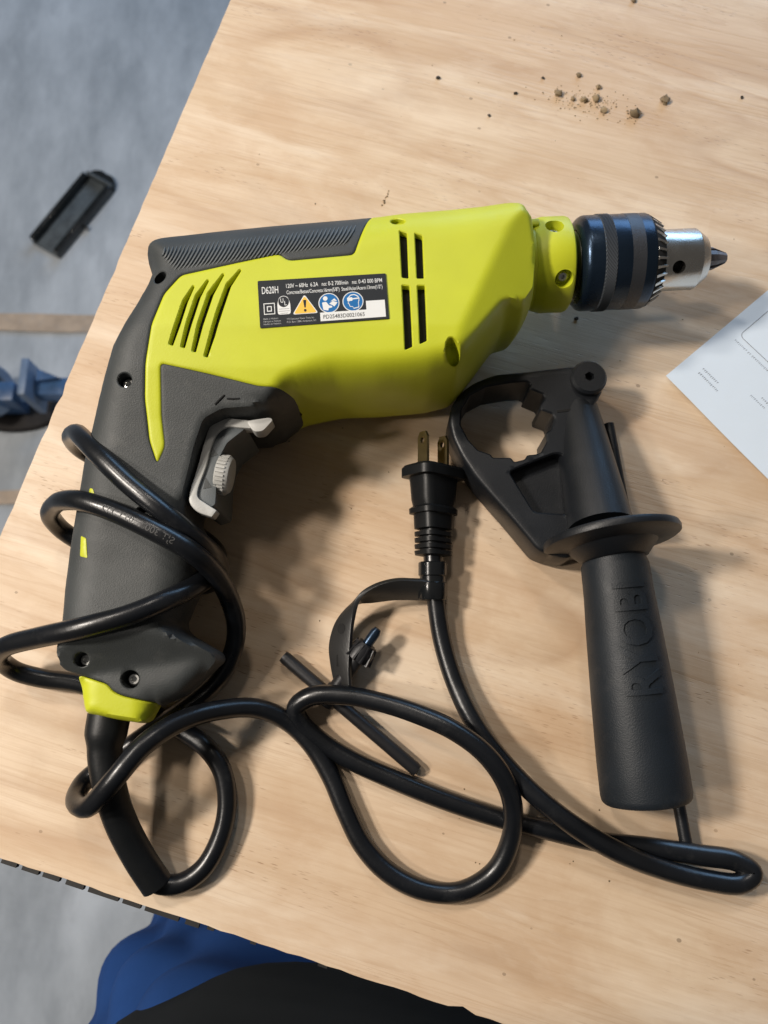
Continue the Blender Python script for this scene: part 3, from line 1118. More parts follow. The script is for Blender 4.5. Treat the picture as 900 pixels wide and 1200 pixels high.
# ribs on the top strip
parts = []
for i in range(47):
    t = i / 46
    a = np.array((193, 290)) * (1 - t) + np.array((417, 264)) * t
    if t < 0.13:
        b = np.array((189.5, 300)) * (1 - t / 0.13) + np.array((204, 317)) * (t / 0.13)
    else:
        k = (t - 0.13) / 0.87
        b = np.array((204, 317)) * (1 - k) + np.array((402, 287)) * k
    m = 0.5 * (a + b) + np.array((0.8, 1.5))
    line = [D3(*(a), -0.15), D3(*((a + m) / 2 + np.array((0.3, 0.4))), 0.15), D3(*m, 0.15), D3(*((b + m) / 2 + np.array((0.3, 0.4))), 0.15), D3(*b, -0.15)]
    parts.append(tube(line, [0.25, 0.55, 0.55, 0.55, 0.25], 6))
rb = mesh('strip_ribs', *merge(parts), 'slate_light', dr)
rb['kind'] = 'stuff'
rb['label'] = 'row of fine slanted ribs moulded into the top strip'

# little embossed direction mark above the trigger
mesh('direction_mark', *merge([tube([D3(252, 474, 0.0), D3(257.5, 468.5, 0.1), D3(263, 463, 0.0)], 0.5, 6), tube([D3(266, 467, -0.1), D3(273, 467.5, 0.1), D3(281, 467, -0.1)], 0.45, 6)]), 'cavity', dr)

# ---- trigger


def slab(pts, w0, w1, bev=0.6):
    """closed px outline measured on layer w1, extruded down to layer w0"""
    uv = fillet(np.array([Pw(x, y, w1) for x, y in pts]), 1.2, 3)
    n = len(uv)
    V = [drill_world((p[0], p[1], w))[0] for w in (w0, w1) for p in uv]
    F = [tuple(range(n))[::-1], tuple(range(n, 2 * n))] + [(i, (i + 1) % n, n + (i + 1) % n, n + i) for i in range(n)]
    return V, F


tg = mesh('trigger', *slab([(247, 508), (262, 499), (290, 500), (280, 508), (266, 519), (258, 534), (254, 556), (253, 578), (252, 592), (238, 597), (226, 588), (231, 560), (241, 522)], -17.5, 17.5), 'slate_light', dr)
bevel(tg, 1.2, 3)
edge = [(297, 493), (280, 491), (262, 490), (248, 497), (240, 515), (232, 545), (222, 578), (222, 589), (230, 599), (248, 606)]
inner = [(296, 502), (280, 501), (267, 500), (256, 506), (249, 519), (241, 547), (231, 577), (232, 583), (240, 589), (254, 598)]
V, F = [], []
ec = catmull([(*Pw(x, y, 19), 0) for x, y in edge], 4); ic = catmull([(*Pw(x, y, 19), 0) for x, y in inner], 4)
n = len(ec)
for a, b in zip(ec, ic):
    V += [drill_world((a[0], a[1], 12))[0], drill_world((a[0], a[1], 19))[0], drill_world((b[0], b[1], 19))[0], drill_world((b[0], b[1], 12))[0]]
for i in range(n - 1):
    for j in range(4):
        F.append((4 * i + j, 4 * i + (j + 1) % 4, 4 * i + 4 + (j + 1) % 4, 4 * i + 4 + j))
F += [(0, 1, 2, 3), (4 * n - 4, 4 * n - 3, 4 * n - 2, 4 * n - 1)]
bevel(mesh('trigger_surround', V, F, 'white_plastic', dr), 0.5, 2)
lb = mesh('direction_lever', *slab([(289, 493), (316, 489), (320, 492), (308, 505), (298, 506), (292, 499)], 12, 20.5), 'white_plastic', dr)
bevel(lb, 0.9, 2)
# speed dial
c0 = np.append(Pw(265, 557, 12), 12.0); c0 = drill_world(c0)[0]
dax = unit(np.array([0.97, -0.16, -0.02]))
prof = [(-3.5, 7.4), (-3.0, 8.0), (1.2, 8.0), (2.2, 7.3), (2.5, 0.1)]
dial = mesh('speed_dial', *lathe(c0, dax, prof, 40), 'white_plastic', dr)
a = unit(np.cross((0, 0, 1), dax)); b = np.cross(dax, a)
parts = []
for k in range(30):
    t = 2 * math.pi * k / 30
    rd = math.cos(t) * a + math.sin(t) * b
    parts.append(box(c0 + rd * 8.15 - dax * 1.2, dax, rd, np.cross(dax, rd), 1.9, 0.4, 0.40))
kn = mesh('knurl_teeth', *merge(parts), 'white_plastic', dial, False)
kn['kind'] = 'stuff'
for q in ([(249, 524), (255, 533), (245, 536)], [(241, 560), (248, 571), (238, 573)]):
    V = [drill_world((*Pw(x, y, 17.6), 17.7))[0] for x, y in q] + [drill_world((*Pw(x, y, 17.6), 16.8))[0] for x, y in q]
    mesh('trigger_mark', V, [(0, 1, 2), (3, 5, 4), (0, 3, 4, 1), (1, 4, 5, 2), (2, 5, 3, 0)], 'slate', tg, False)
mesh('dial_stem', *tube([c0 - dax * 6, c0], 4.5, 18), 'cavity', dr)

# ---- rating plate
LC = [(302, 330), (452, 321), (456, 374), (305, 385)]        # top left, top right, bottom right, bottom left
LW, LH = 150.0, 54.0
L3 = [D3(x, y, 0.25) for x, y in LC]
ln_ = unit(np.cross(L3[1] - L3[0], L3[0] - L3[3]))


def lab(x, y, dz=0.0):
    """label coordinates: x right 0..150, y down 0..54"""
    s, t = x / LW, y / LH
    p = (1 - s) * (1 - t) * L3[0] + s * (1 - t) * L3[1] + s * t * L3[2] + (1 - s) * t * L3[3]
    return p + ln_ * dz


def lab_poly(name, pts, mat, dz, parent, th=0.05):
    n = len(pts)
    V = [lab(x, y, dz - th) for x, y in pts] + [lab(x, y, dz) for x, y in pts]
    F = [tuple(range(n))[::-1], tuple(range(n, 2 * n))] + [(i, (i + 1) % n, n + (i + 1) % n, n + i) for i in range(n)]
    return mesh(name, V, F, mat, parent, False)


plate = lab_poly('rating_label', fillet([(0, 0), (LW, 0), (LW, LH), (0, LH)], 1.5), 'label_black', 0.25, dr, 0.6)


def lab_text(body, x, y, h, w, mat='label_white', dz=0.31, parent=None, name='text'):
    v, f = text2d(body, h)
    sx = w / v[:, 0].max()
    V = [lab(x + p[0] * sx, y - p[1], dz) for p in v]
    return mesh(name, V, f, mat, parent or plate, False, fix=False)


lab_text('D620H', 4.5, 15.5, 8.2, 19)
lab_text('120V ~ 60Hz  6.2A   n₀: 0-2 700/min   n₀: 0-43 000 BPM'.replace('₀', 'o'), 33, 10.3, 4.8, 112)
lab_text('Concrete/Beton/Concreto:16mm(5/8")  Steel/Acier/Acero:13mm(1/2")', 33, 17.6, 4.4, 112)
lab_text('Made in Vietnam', 4.5, 45.2, 1.9, 17, 'label_grey')
lab_text('Fabriqué au Vietnam', 4.5, 48.2, 1.9, 20, 'label_grey')
lab_text('Hecho en Vietnam', 4.5, 51.2, 1.9, 20, 'label_grey')
lab_text('TTI Consumer Power Tools, Inc.', 31.5, 47.2, 2.0, 32, 'label_grey')
lab_text('P.O. Box 1288, Anderson, SC', 31.5, 50.6, 2.0, 34, 'label_grey')
# double insulation mark
for (x0, y0, x1, y1, tk) in ((5.5, 26.5, 18.5, 39.5, 0.9), (9.2, 30.0, 14.8, 36.2, 1.0)):
    for q in (((x0, y0), (x1, y0), (x1, y0 + tk), (x0, y0 + tk)), ((x0, y1 - tk), (x1, y1 - tk), (x1, y1), (x0, y1)),
              ((x0, y0 + tk), (x0 + tk, y0 + tk), (x0 + tk, y1 - tk), (x0, y1 - tk)), ((x1 - tk, y0 + tk), (x1, y0 + tk), (x1, y1 - tk), (x1 - tk, y1 - tk))):
        lab_poly('insulation_mark', q, 'label_white', 0.31, plate)
# certification mark
lab_poly('mark_panel', fillet([(21.5, 28), (21.5, 40.5), (36.5, 40.5), (36.5, 28), (34, 20.5), (29, 18.8), (24, 20.5)], 3), 'label_white', 0.31, plate)
lab_poly('mark_disc', ellipse((29, 26), 6.2, 6.2, 28), 'label_black', 0.36, plate)
lab_text('U', 25.4, 27.0, 5.0, 3.4, dz=0.40)
lab_text('L', 29.9, 30.2, 5.0, 2.6, dz=0.40)
for y, ww in ((33.8, 12), (36.3, 13), (38.8, 9)):
    lab_poly('mark_line', [(29 - ww / 2, y), (29 + ww / 2, y), (29 + ww / 2, y + 0.8), (29 - ww / 2, y + 0.8)], 'label_grey', 0.35, plate)
# warning triangle
lab_poly('warning_border', fillet([(53.5, 19.0), (68.5, 41.5), (38.5, 41.5)], 3.0), 'label_white', 0.31, plate)
lab_poly('warning_triangle', fillet([(53.5, 20.6), (67.0, 40.8), (40.0, 40.8)], 3.0), 'label_yellow', 0.35, plate)
lab_poly('exclamation_bar', fillet([(51.6, 25.5), (55.4, 25.5), (54.3, 34.5), (52.7, 34.5)], 0.8), 'label_black', 0.39, plate)
lab_poly('exclamation_dot', ellipse((53.5, 37.6), 1.6, 1.6, 14), 'label_black', 0.39, plate)
# blue pictograms: read the manual, wear eye protection
for cx in (81.5, 109.5):
    lab_poly('pictogram_ring', ellipse((cx, 31), 12.2, 11.6, 36), 'label_white', 0.31, plate)
    lab_poly('pictogram_disc', ellipse((cx, 31), 11.2, 10.7, 36), 'label_blue', 0.35, plate)
lab_poly('pictogram_head', ellipse((77.5, 25.5), 2.7, 2.6, 16), 'label_white', 0.39, plate)
lab_poly('pictogram_body', fillet([(73.5, 30), (78.5, 29.5), (81.5, 34), (85, 34.5), (85, 36.5), (80.5, 37), (80.5, 39.8), (74.5, 38.5)], 1.0), 'label_white', 0.39, plate)
lab_poly('pictogram_book', [(81.8, 31.8), (86.2, 29), (91.5, 31), (87.5, 35.5), (85.2, 33.6)], 'label_white', 0.39, plate)
lab_poly('pictogram_book', [(83.2, 29.5), (88, 26), (91.2, 29.5), (87, 28.6)], 'label_white', 0.39, plate)
face = fillet([(104, 26), (107, 23), (111.5, 22.4), (116, 24.8), (117.3, 29), (116, 33), (116.4, 38.6), (109.5, 39.8), (109.2, 37.4), (105.4, 37.2), (104.8, 34), (103.2, 33.2), (104.4, 30.2)], 1.2)
lab_poly('pictogram_profile', face, 'label_white', 0.39, plate)
fc = np.array(face); cc = fc.mean(0)
lab_poly('pictogram_face', [tuple(cc + (p - cc) * 0.87) for p in fc], 'label_blue', 0.43, plate)
lab_poly('pictogram_goggles', fillet([(102.8, 26.4), (109, 26.2), (109.2, 30.2), (103.0, 30.6)], 0.8), 'label_white', 0.47, plate)
lab_poly('pictogram_strap', [(109, 27.4), (117.2, 27.0), (117.2, 28.4), (109, 28.8)], 'label_white', 0.47, plate)
# serial number sticker
st = lab_poly('serial_sticker', [(70.5, 41.6), (124.5, 41.6), (124.5, 31.5), (146.5, 31.5), (146.5, 51.5), (70.5, 51.5)], 'label_white', 0.37, plate)
lab_text('PD25483D0021065', 74, 49.0, 4.6, 48, 'label_black', 0.42)

#==CHUCK==
# ---- front collar, chuck
A0 = drill_world((*Pw(648, 311, 0), 0))[0]
A1 = drill_world((*Pw(820, 303.5, 0), 0))[0]
AX = unit(A1 - A0)
AXO = A0


def along(px, py, w=13.0):
    """distance along the tool axis of a photo column, seen on the upper flank"""
    uv = Pw(px, py, w)
    return float((drill_world((*uv, w))[0] - AXO) @ AX)


xb, xc0, xc1 = along(612, 312), along(628, 311), along(673, 309)
x0, x1, x2, x3, x4 = along(679, 309, 11), along(767, 306, 14), along(779, 305, 12), along(821, 303, 8), along(829, 303, 5)
xt = along(851, 302, 1)
RC = 21.2
neck = mesh('gear_neck', *lathe(AXO, AX, [(xb - 12, 19.6), (xc0 + 3, 19.6)], 64), 'lime', dr)
collar = mesh('clamp_collar', *lathe(AXO, AX, [(xc0 - 3, 15), (xc0, 19.8), (xc0 + 3.5, RC - 0.3), (xc0 + 5, RC), (xc1 - 2.2, RC), (xc1 - 0.8, RC - 0.5), (xc1, RC - 1.8), (xc1, 12)], 72), 'lime', dr)
cutters = []
SA = unit(np.cross((0, 0, 1), AX)); SB = np.cross(AX, SA)     # SA: sideways (north), SB: up
scr = []
for px, deg in ((659, 42.0), (655, 110)):
    s = along(px, 310, RC * math.sin(math.radians(deg)))
    t = math.radians(deg)
    rd = math.sin(t) * SB - math.cos(t) * SA if SA[1] > 0 else math.sin(t) * SB + math.cos(t) * SA
    c = AXO + AX * s + rd * (RC - 6.0)
    cutters.append(lathe(c, rd, [(0, 3.9), (14, 4.4)], 24, up=tuple(AX)))
    scr.append((c, rd))
cut(collar, cutters)
for c, rd in scr:
    mesh('screw', *lathe(c - rd * 0.1, rd, [(0, 2.6), (2.0, 2.6), (2.8, 1.8), (2.8, 0.9), (1.4, 0.7)], 18, up=tuple(AX)), 'screw_steel', dr)
rib = AXO + AX * (xc0 - 1.0)
bevel(mesh('collar_key', *box(rib + SB * 17.5 + SA * (10 if SA[1] > 0 else -10), AX, SA, SB, 3.0, 1.6, 2.0), 'lime', dr), 0.5)

ck = mesh('chuck_sleeve', *lathe(AXO, AX, [(x0 + 1.5, 12), (x0 + 1.2, 14.6), (x0 + 0.2, 15.6), (x0 + 0.1, 17.2), (x0 + 0.8, 18.8), (x0 + 2.0, 20.2), (x0 + 3.2, 20.9), (x0 + 4.2, 21.1), (x1 - 1, 21.1), (x1, 20.6), (x1 + 0.2, 17)], 80), 'black_steel', dr)
mesh('spindle_ring', *lathe(AXO, AX, [(x0 - 0.6, 9), (x0 - 0.6, 13.2), (x0 + 0.3, 14.6), (x0 + 1.6, 14.9)], 56, cap=False), 'gear_steel', ck)
mesh('spindle', *lathe(AXO, AX, [(xc1 - 2, 8.5), (x0 + 2, 8.5)], 32), 'black_steel', dr)
Lk = x1 - x0
# diamond knurl band as real relief


def knurl_band(s0, s1, r, nang, rows, amp):
    V, F = [], []
    m = rows * 2
    for i in range(m + 1):
        s = s0 + (s1 - s0) * i / m
        for k in range(nang):
            on = (i + k) % 2 == 0 and 0 < i < m
            t = 2 * math.pi * k / nang
            V.append(AXO + AX * s + (r + (amp if on else 0)) * (math.cos(t) * SA + math.sin(t) * SB))
    for i in range(m):
        for k in range(nang):
            F.append((i * nang + k, i * nang + (k + 1) % nang, (i + 1) * nang + (k + 1) % nang, (i + 1) * nang + k))
    return V, F


mesh('knurl_band', *knurl_band(x0 + 0.29 * Lk, x0 + 0.455 * Lk, 21.12, 150, 8, 0.45), 'knurl', ck, False)
mesh('matt_band', *lathe(AXO, AX, [(x0 + 0.66 * Lk, 21.0), (x0 + 0.66 * Lk, 21.16), (x0 + 0.845 * Lk, 21.16), (x0 + 0.845 * Lk, 21.0)], 80, cap=False), 'black_band', ck)
# geared rim
gr = mesh('gear_ring', *lathe(AXO, AX, [(x1 - 0.6, 15), (x1 - 0.6, 20.6), (x1 + 0.4, 20.5), (x2, 16.4), (x2 + 0.3, 13)], 80, cap=False), 'cavity', ck)
parts = []
for k in range(32):
    t = 2 * math.pi * (k + 0.5) / 32
    rd = math.cos(t) * SA + math.sin(t) * SB
    tn = np.cross(AX, rd)
    o3 = AXO + rd * 20.2 + AX * (x1 + 0.1)
    i3 = AXO + rd * 16.6 + AX * (x2 + 0.2)
    w0, w1 = 1.25, 0.75
    up_ = unit(rd * (x2 - x1) + AX * 4.5)
    V = [o3 + tn * w0 - up_ * 1.2, o3 - tn * w0 - up_ * 1.2, i3 - tn * w1 - up_ * 1.2, i3 + tn * w1 - up_ * 1.2,
         o3 + tn * 0.6 + up_ * 0.55, o3 - tn * 0.6 + up_ * 0.55, i3 - tn * 0.3 + up_ * 0.7, i3 + tn * 0.3 + up_ * 0.7]
    mesh('gear_tooth', V, [(0, 1, 2, 3), (4, 7, 6, 5), (0, 4, 5, 1), (1, 5, 6, 2), (2, 6, 7, 3), (3, 7, 4, 0)], 'steel', ck, False)
RN = 13.6
nose = mesh('chuck_nose', *lathe(AXO, AX, [(x2 - 2, 12), (x2 - 2, RN), (x3 - 0.4, RN), (x3 + 0.1, RN - 0.3), (x4 - 0.2, RN - 3.4), (x4, RN - 4.0), (x4, 5), (x4 - 4, 4.6)], 72), 'steel', dr)
cutters = []
for deg in (45.0, 165.0, 285.0):
    t = math.radians(deg)
    rd = math.sin(t) * SB - math.cos(t) * SA * (1 if SA[1] > 0 else -1)
    cutters.append(lathe(AXO + AX * along(794, 304, 9.5) + rd * 7, rd, [(0, 2.9), (12, 2.9)], 24, up=tuple(AX)))
cut(nose, cutters)
mesh('nose_core', *lathe(AXO, AX, [(x2, 8.0), (x4 - 3.5, 8.0)], 32), 'cavity', dr)
for k in range(3):
    t = math.radians(90 + 28 + 120 * k)
    rd = math.cos(t) * SA + math.sin(t) * SB
    tn = np.cross(AX, rd)
    V = []
    for s, ro, hw in ((x4 - 3, 5.8, 3.6), (xt - 5.5, 5.0, 3.2), (xt, 2.5, 1.8)):
        V += [AXO + AX * s + tn * 0.25 * 0 + rd * 0.35, AXO + AX * s + rd * ro * 0.62 + tn * hw, AXO + AX * s + rd * ro + tn * hw * 0.45, AXO + AX * s + rd * ro - tn * hw * 0.45, AXO + AX * s + rd * ro * 0.62 - tn * hw]
    F = [(0, 4, 3, 2, 1), (10, 11, 12, 13, 14)]
    for i in range(2):
        for j in range(5):
            F.append((5 * i + j, 5 * i + (j + 1) % 5, 5 * i + 5 + (j + 1) % 5, 5 * i + 5 + j))
    mesh('jaw', V, F, 'jaw_steel', dr, False)

#==CORD==
# ---- strain relief and cord
R_CORD = 4.2
sl = catmull([P(x, y, z) for x, y, z in ((128, 838, 27), (124, 862, 27), (123, 885, 26), (128, 920, 24), (141, 962, 18), (163, 1005, 11.5), (184, 1037, 7.2))], 6)
rr = np.interp(np.linspace(0, 1, len(sl)), [0, 0.16, 0.26, 0.6, 1], [8.6, 8.4, 7.0, 6.5, 6.4])
slv = mesh('strain_relief', *tube(sl, rr, 22), 'sleeve_black', dr)
CORD = [(176, 1030, 6.8), (190, 1036, 6), (212, 1035, 5), (238, 1018, 5), (257, 985, 5), (266, 945, 6), (261, 905, 7), (243, 877, 7), (215, 857, 5.5), (185, 840, 4.7), (140, 818, 4.6), (92, 801, 6),
        (50, 795, 8), (20, 787, 12), (3, 776, 19), (-3, 768, 27), (8, 757, 37), (45, 747, 48), (78, 740, 55), (110, 732, 58), (150, 721, 58), (195, 703, 54), (230, 686, 44),
        (252, 668, 28), (252, 645, 12), (225, 622, 5), (170, 580, 4.6), (125, 545, 6), (95, 527, 14), (84, 514, 26), (90, 508, 40), (100, 517, 51), (118, 535, 58.5), (150, 566, 61), (190, 599, 61),
        (225, 628, 53), (250, 650, 38), (258, 672, 20), (236, 686, 7), (160, 665, 4.6), (105, 641, 6), (74, 622, 12), (59, 604, 24), (66, 590, 38), (80, 586, 49), (100, 588, 56.5), (135, 600, 59.5), (180, 621, 61),
        (222, 645, 57), (250, 670, 45), (269, 702, 31), (277, 735, 22), (272, 766, 16), (253, 799, 12), (215, 831, 9), (170, 862, 6), (125, 895, 6), (98, 917, 10),
        (89, 938, 20), (104, 945, 31), (135, 912, 39), (170, 872, 37), (212, 845, 30), (258, 832, 21), (300, 830, 13), (335, 844, 7), (363, 870, 5), (388, 910, 4.6), (405, 950, 4.6), (425, 990, 4.6),
        (455, 1022, 4.6), (497, 1043, 4.6), (540, 1045, 4.6), (579, 1022, 6), (598, 985, 10), (601, 945, 15), (590, 912, 19), (566, 881, 21), (530, 855, 21), (490, 837, 19), (450, 824, 17),
        (405, 815, 15), (365, 816, 13), (347, 829, 10), (353, 847, 7), (378, 870, 5), (412, 891, 4.6), (460, 913, 4.6), (520, 937, 4.6), (580, 957, 4.6), (640, 972, 5), (700, 986, 6), (760, 993, 7),
        (820, 1002, 8), (862, 1009, 9), (882, 1023, 10), (868, 1035, 10), (830, 1032, 10), (775, 1018, 11), (720, 996, 14), (670, 966, 15), (622, 927, 14), (586, 889, 12), (556, 848, 10),
        (533, 800, 7), (518, 750, 6), (511, 705, 8), (508, 670, 10.5), (507, 650, 11)]
cpts = catmull([P(*c) for c in CORD], 7)
rc_ = np.array([R_CORD * (1 + 0.012 * math.sin(i * 0.31) + 0.012 * math.sin(i * 0.117 + 1)) for i in range(len(cpts))])
cord = mesh('power_cord', *tube(cpts, rc_, 14), 'cord_black', dr)

# embossed print along a run of the cord


def cord_text(body, start_px, h, ang):
    tgt = P(*start_px)
    i0 = int(np.argmin(np.linalg.norm(cpts - tgt, axis=1)))
    T, A, B = frames(cpts)
    cum = np.concatenate([[0], np.cumsum(np.linalg.norm(np.diff(cpts, axis=0), axis=1))])
    v, f = text2d(body, h)
    V = []
    for x, y in v:
        s = cum[i0] - x
        c = np.array([np.interp(s, cum, cpts[:, k]) for k in range(3)])
        t = unit(np.array([np.interp(s, cum, T[:, k]) for k in range(3)]))
        view = unit(np.array([0, 0, CAM_H]) * 0.0 + np.array([0, 0, 1.0]))
        side = unit(np.cross(t, view)); upv = np.cross(side, t)
        a = ang - (y - h / 2) / R_CORD
        V.append(c + (R_CORD + 0.16) * (math.cos(a) * upv + math.sin(a) * side))
    return mesh('cord_print', V, f, 'cord_print', cord, False, fix=False)


cord_text('SJT 300V 105°C FT2', (205, 635, 59), 2.6, 0.1)

# ---- plug
pa, pb_ = P(508, 652, 11), P(508, 548, 14)
pz = unit(pb_ - pa)
roll = math.radians(40)
s_ = unit(np.cross(pz, (0, 0, 1))); u_ = np.cross(s_, pz)
p1 = math.cos(roll) * s_ - math.sin(roll) * u_         # direction from one blade to the other
p2 = np.cross(pz, p1)
Lp = np.linalg.norm(pb_ - pa)


def rrect(c, hx, hy, r, n=5):
    out = []
    for sx, sy, a0 in ((1, 1, 0), (-1, 1, 90), (-1, -1, 180), (1, -1, 270)):
        for k in range(n):
            t = math.radians(a0 + 90 * k / (n - 1))
            out.append(c + p1 * (sx * (hx - r) + r * math.cos(t)) + p2 * (sy * (hy - r) + r * math.sin(t)))
    return out


def loft(secs):
    V, F = [], []
    m = len(secs[0])
    for s in secs: V += s
    for i in range(len(secs) - 1):
        for k in range(m):
            F.append((i * m + k, i * m + (k + 1) % m, (i + 1) * m + (k + 1) % m, (i + 1) * m + k))
    F.append(tuple(range(m))[::-1]); F.append(tuple((len(secs) - 1) * m + k for k in range(m)))
    return V, F


secs = []
plist = [(0.0, 5.2, 5.0, 4.5)]
t = 0.01
for k in range(4):
    plist += [(t, 7.8 - 0.1 * (3 - k), 6.4, 3.5), (t + 0.045, 7.9, 6.4, 3.5), (t + 0.046, 5.9, 5.2, 3.5), (t + 0.068, 5.9, 5.2, 3.5)]
    t += 0.07
plist += [(0.30, 8.0, 6.4, 3.5), (0.46, 8.4, 6.5, 3.5), (0.465, 10.0, 7.6, 3.5), (0.52, 10.2, 7.6, 3.5), (0.55, 8.7, 6.6, 3.5), (0.62, 9.6, 7.0, 4), (0.82, 10.2, 7.4, 4), (0.87, 10.6, 7.6, 4),
          (0.875, 13.4, 9.6, 4), (0.97, 13.4, 9.6, 4), (1.0, 12.6, 8.8, 4)]
for t, hx, hy, r in plist:
    secs.append(rrect(pa + pz * Lp * t, hx, hy, min(r, hx * 0.95, hy * 0.95)))
plug = mesh('plug', *loft(secs), 'gloss_black', dr, angle=30)
plug.data.materials[0] = MATS['sleeve_black']
mesh('plug_seam', *loft([[pa + pz * Lp * t + p2 * (h0 + d) + p1 * w for d, w in ((0, -0.5), (0.45, -0.3), (0.45, 0.3), (0, 0.5))] for t, h0 in ((0.3, 6.2), (0.46, 6.4), (0.56, 6.6), (0.64, 7.0), (0.86, 7.5))]), 'gloss_black', plug)
for sx in (-1, 1):
    c = pa + pz * Lp + p1 * sx * 6.35
    outl = [(-3.1, -2), (3.1, -2), (3.1, 13.5), (1.9, 16), (-1.9, 16), (-3.1, 13.5)]
    hole = [(0.9 * math.cos(2 * math.pi * k / 12) * 1.5, 12.0 + 1.5 * math.sin(2 * math.pi * k / 12)) for k in range(12)]
    allp = outl + hole
    edges = [(i, (i + 1) % 6) for i in range(6)] + [(6 + i, 6 + (i + 1) % 12) for i in range(12)]
    vs, es, fs, ov, oe, of = delaunay_2d_cdt([Vector(p) for p in allp], edges, [], 0, 1e-4)
    q = np.array([tuple(v) for v in vs])
    fs = [f for f in fs if not inside(np.array(hole), q[list(f)].mean(0)[None])[0]]
    V = [c + p2 * x + pz * y + p1 * w for w in (-0.75, 0.75) for x, y in q]
    n = len(q)
    F = [tuple(f) for f in fs] + [tuple(i + n for i in f[::-1]) for f in fs] + [(a, b, b + n, a + n) for a, b in edges]
    mesh('prong', V, F, 'brass', plug, False)

#==HANDLE==
# ================================================================== auxiliary side handle
HA, HB = P(717, 638, 29.5), P(758, 938, 19)
hx_ = unit(HB - HA)
hb = thing('side_handle', 'black auxiliary side handle with clamp ring and embossed grip, lying right of the plug', 'side handle', (P(720, 650)[0], P(720, 650)[1], 0))
Lg = np.linalg.norm(HB - HA)
gp = [(-6, 12.6), (6, 13.0), (9, 14.2), (22, 14.6), (0.35 * Lg, 15.6), (0.6 * Lg, 17.0), (0.85 * Lg, 18.1), (Lg - 3, 18.3), (Lg - 1.0, 18.0), (Lg, 17.2), (Lg, 12), (Lg - 3, 11.5)]
grp = mesh('grip', *lathe(HA, hx_, gp, 64), 'grip_rubber', hb)
mesh('end_recess', *lathe(HA, hx_, [(Lg - 2.9, 11.6), (Lg - 2.4, 0.1)], 40, cap=False), 'cavity', hb)


def grip_r(s):
    return np.interp(s, [g[0] for g in gp[:9]], [g[1] for g in gp[:9]])


# embossed lettering along the grip, read from the free end towards the clamp
v, f = text2d('RYOBI', 13.5, 0.02)
v[:, 0] *= 45.0 / v[:, 0].max()
bmt = bmesh.new()
vv = [bmt.verts.new((p[0], p[1], 0)) for p in v]
for ff in f:
    try: bmt.faces.new([vv[i] for i in ff])
    except ValueError: pass
bmesh.ops.remove_doubles(bmt, verts=bmt.verts, dist=1e-4)
bmesh.ops.triangulate(bmt, faces=bmt.faces)
for _ in range(3):
    bmesh.ops.subdivide_edges(bmt, edges=[e for e in bmt.edges if e.calc_length() > 1.6], cuts=1)
    bmesh.ops.triangulate(bmt, faces=bmt.faces)
ext = bmesh.ops.extrude_face_region(bmt, geom=list(bmt.faces))
topv = {e for e in ext['geom'] if isinstance(e, bmesh.types.BMVert)}
gs = unit(np.cross(hx_, (0, 0, 1))); gu = np.cross(gs, hx_)
if gu[2] < 0: gu, gs = -gu, -gs
east = gs if gs[0] > 0 else -gs
for x in bmt.verts:
    s = 62.0 - x.co.x
    r = grip_r(s) + (0.85 if x in topv else -0.3)
    a = (x.co.y - 6.7) / 15.5 + 0.02            # + turns west: the letters' tops face the left
    c = HA + hx_ * s + r * (math.cos(a) * gu - math.sin(a) * east)
    x.co = Vector(c)
me = bpy.data.meshes.new('embossed_lettering')
bmesh.ops.recalc_face_normals(bmt, faces=bmt.faces)
bmt.to_mesh(me); bmt.free()
me.transform(Matrix.Scale(0.001, 4))
link('embossed_lettering', me, 'grip_rubber', grp, True, 30)

# flange: a saucer round the grip axis
fo = HA - hx_ * 2
mesh('flange', *lathe(fo, unit(hx_ + np.array([0.03, 0, 0.15])), [(-3.5, 12), (-3.0, 26.5), (-2.2, 28.8), (-0.8, 29.3), (0.8, 29.0), (1.5, 27.8), (3.0, 19), (8.5, 14.0), (9, 12)], 72), 'black_plastic', hb)

# clamp plate: ring, arm and pocket
CZ, CTH = 13.5, 11.5


def clamp_world(q):
    q = np.atleast_2d(q)
    return np.array([0, 0, CZ]) + q * np.array([1, 1, 1.0])


def C2(px, py): return P(px, py, CZ + CTH)[:2]


ring_out = [(632, 646), (612, 622), (596, 603), (578, 583), (556, 557), (540, 533), (530, 512), (526, 492), (529, 475), (540, 459), (557, 447), (580, 438), (620, 434), (672, 428), (702, 432), (708, 456), (694, 480), (697, 520), (706, 560), (716, 604), (690, 640), (665, 655)]
hole_px = [(540, 498), (541, 480), (551, 463), (570, 453), (600, 448), (617, 447), (622, 450), (620, 455), (637, 462), (639, 466), (634, 474), (634, 480), (648, 485), (650, 490), (646, 503), (640, 507), (641, 517), (634, 530), (628, 532), (618, 533), (615, 538), (603, 541), (599, 536), (578, 536), (575, 532), (560, 527), (549, 515)]
pocket = [(597, 553), (604, 549), (650, 531), (660, 532), (674, 603), (626, 600)]
flat = lambda q: np.full(len(q), CTH)
region('clamp_ring', fillet(np.array([C2(*p) for p in ring_out]), 3.0), flat, clamp_world, 'black_plastic', hb,
       holes=[(fillet(np.array([C2(*p) for p in hole_px]), 0.7), None, False), (fillet(np.array([C2(*p) for p in pocket]), 1.8), 7.0, True)],
       step=2.2, edge_r=1.6, drop=1.6, skirt=30, rings=(0.3, 0.8, 1.6), hole_edge=0.7)
# the neck: tapered barrel from the boss to the flange
n0, n1 = P(674, 482, 14.8), P(704, 617, 27)
mesh('neck', *tube(catmull([n0, n0 + (n1 - n0) * 0.3, n0 + (n1 - n0) * 0.65, n1], 5), np.linspace(10.6, 14.2, 16), 36), 'black_plastic', hb)
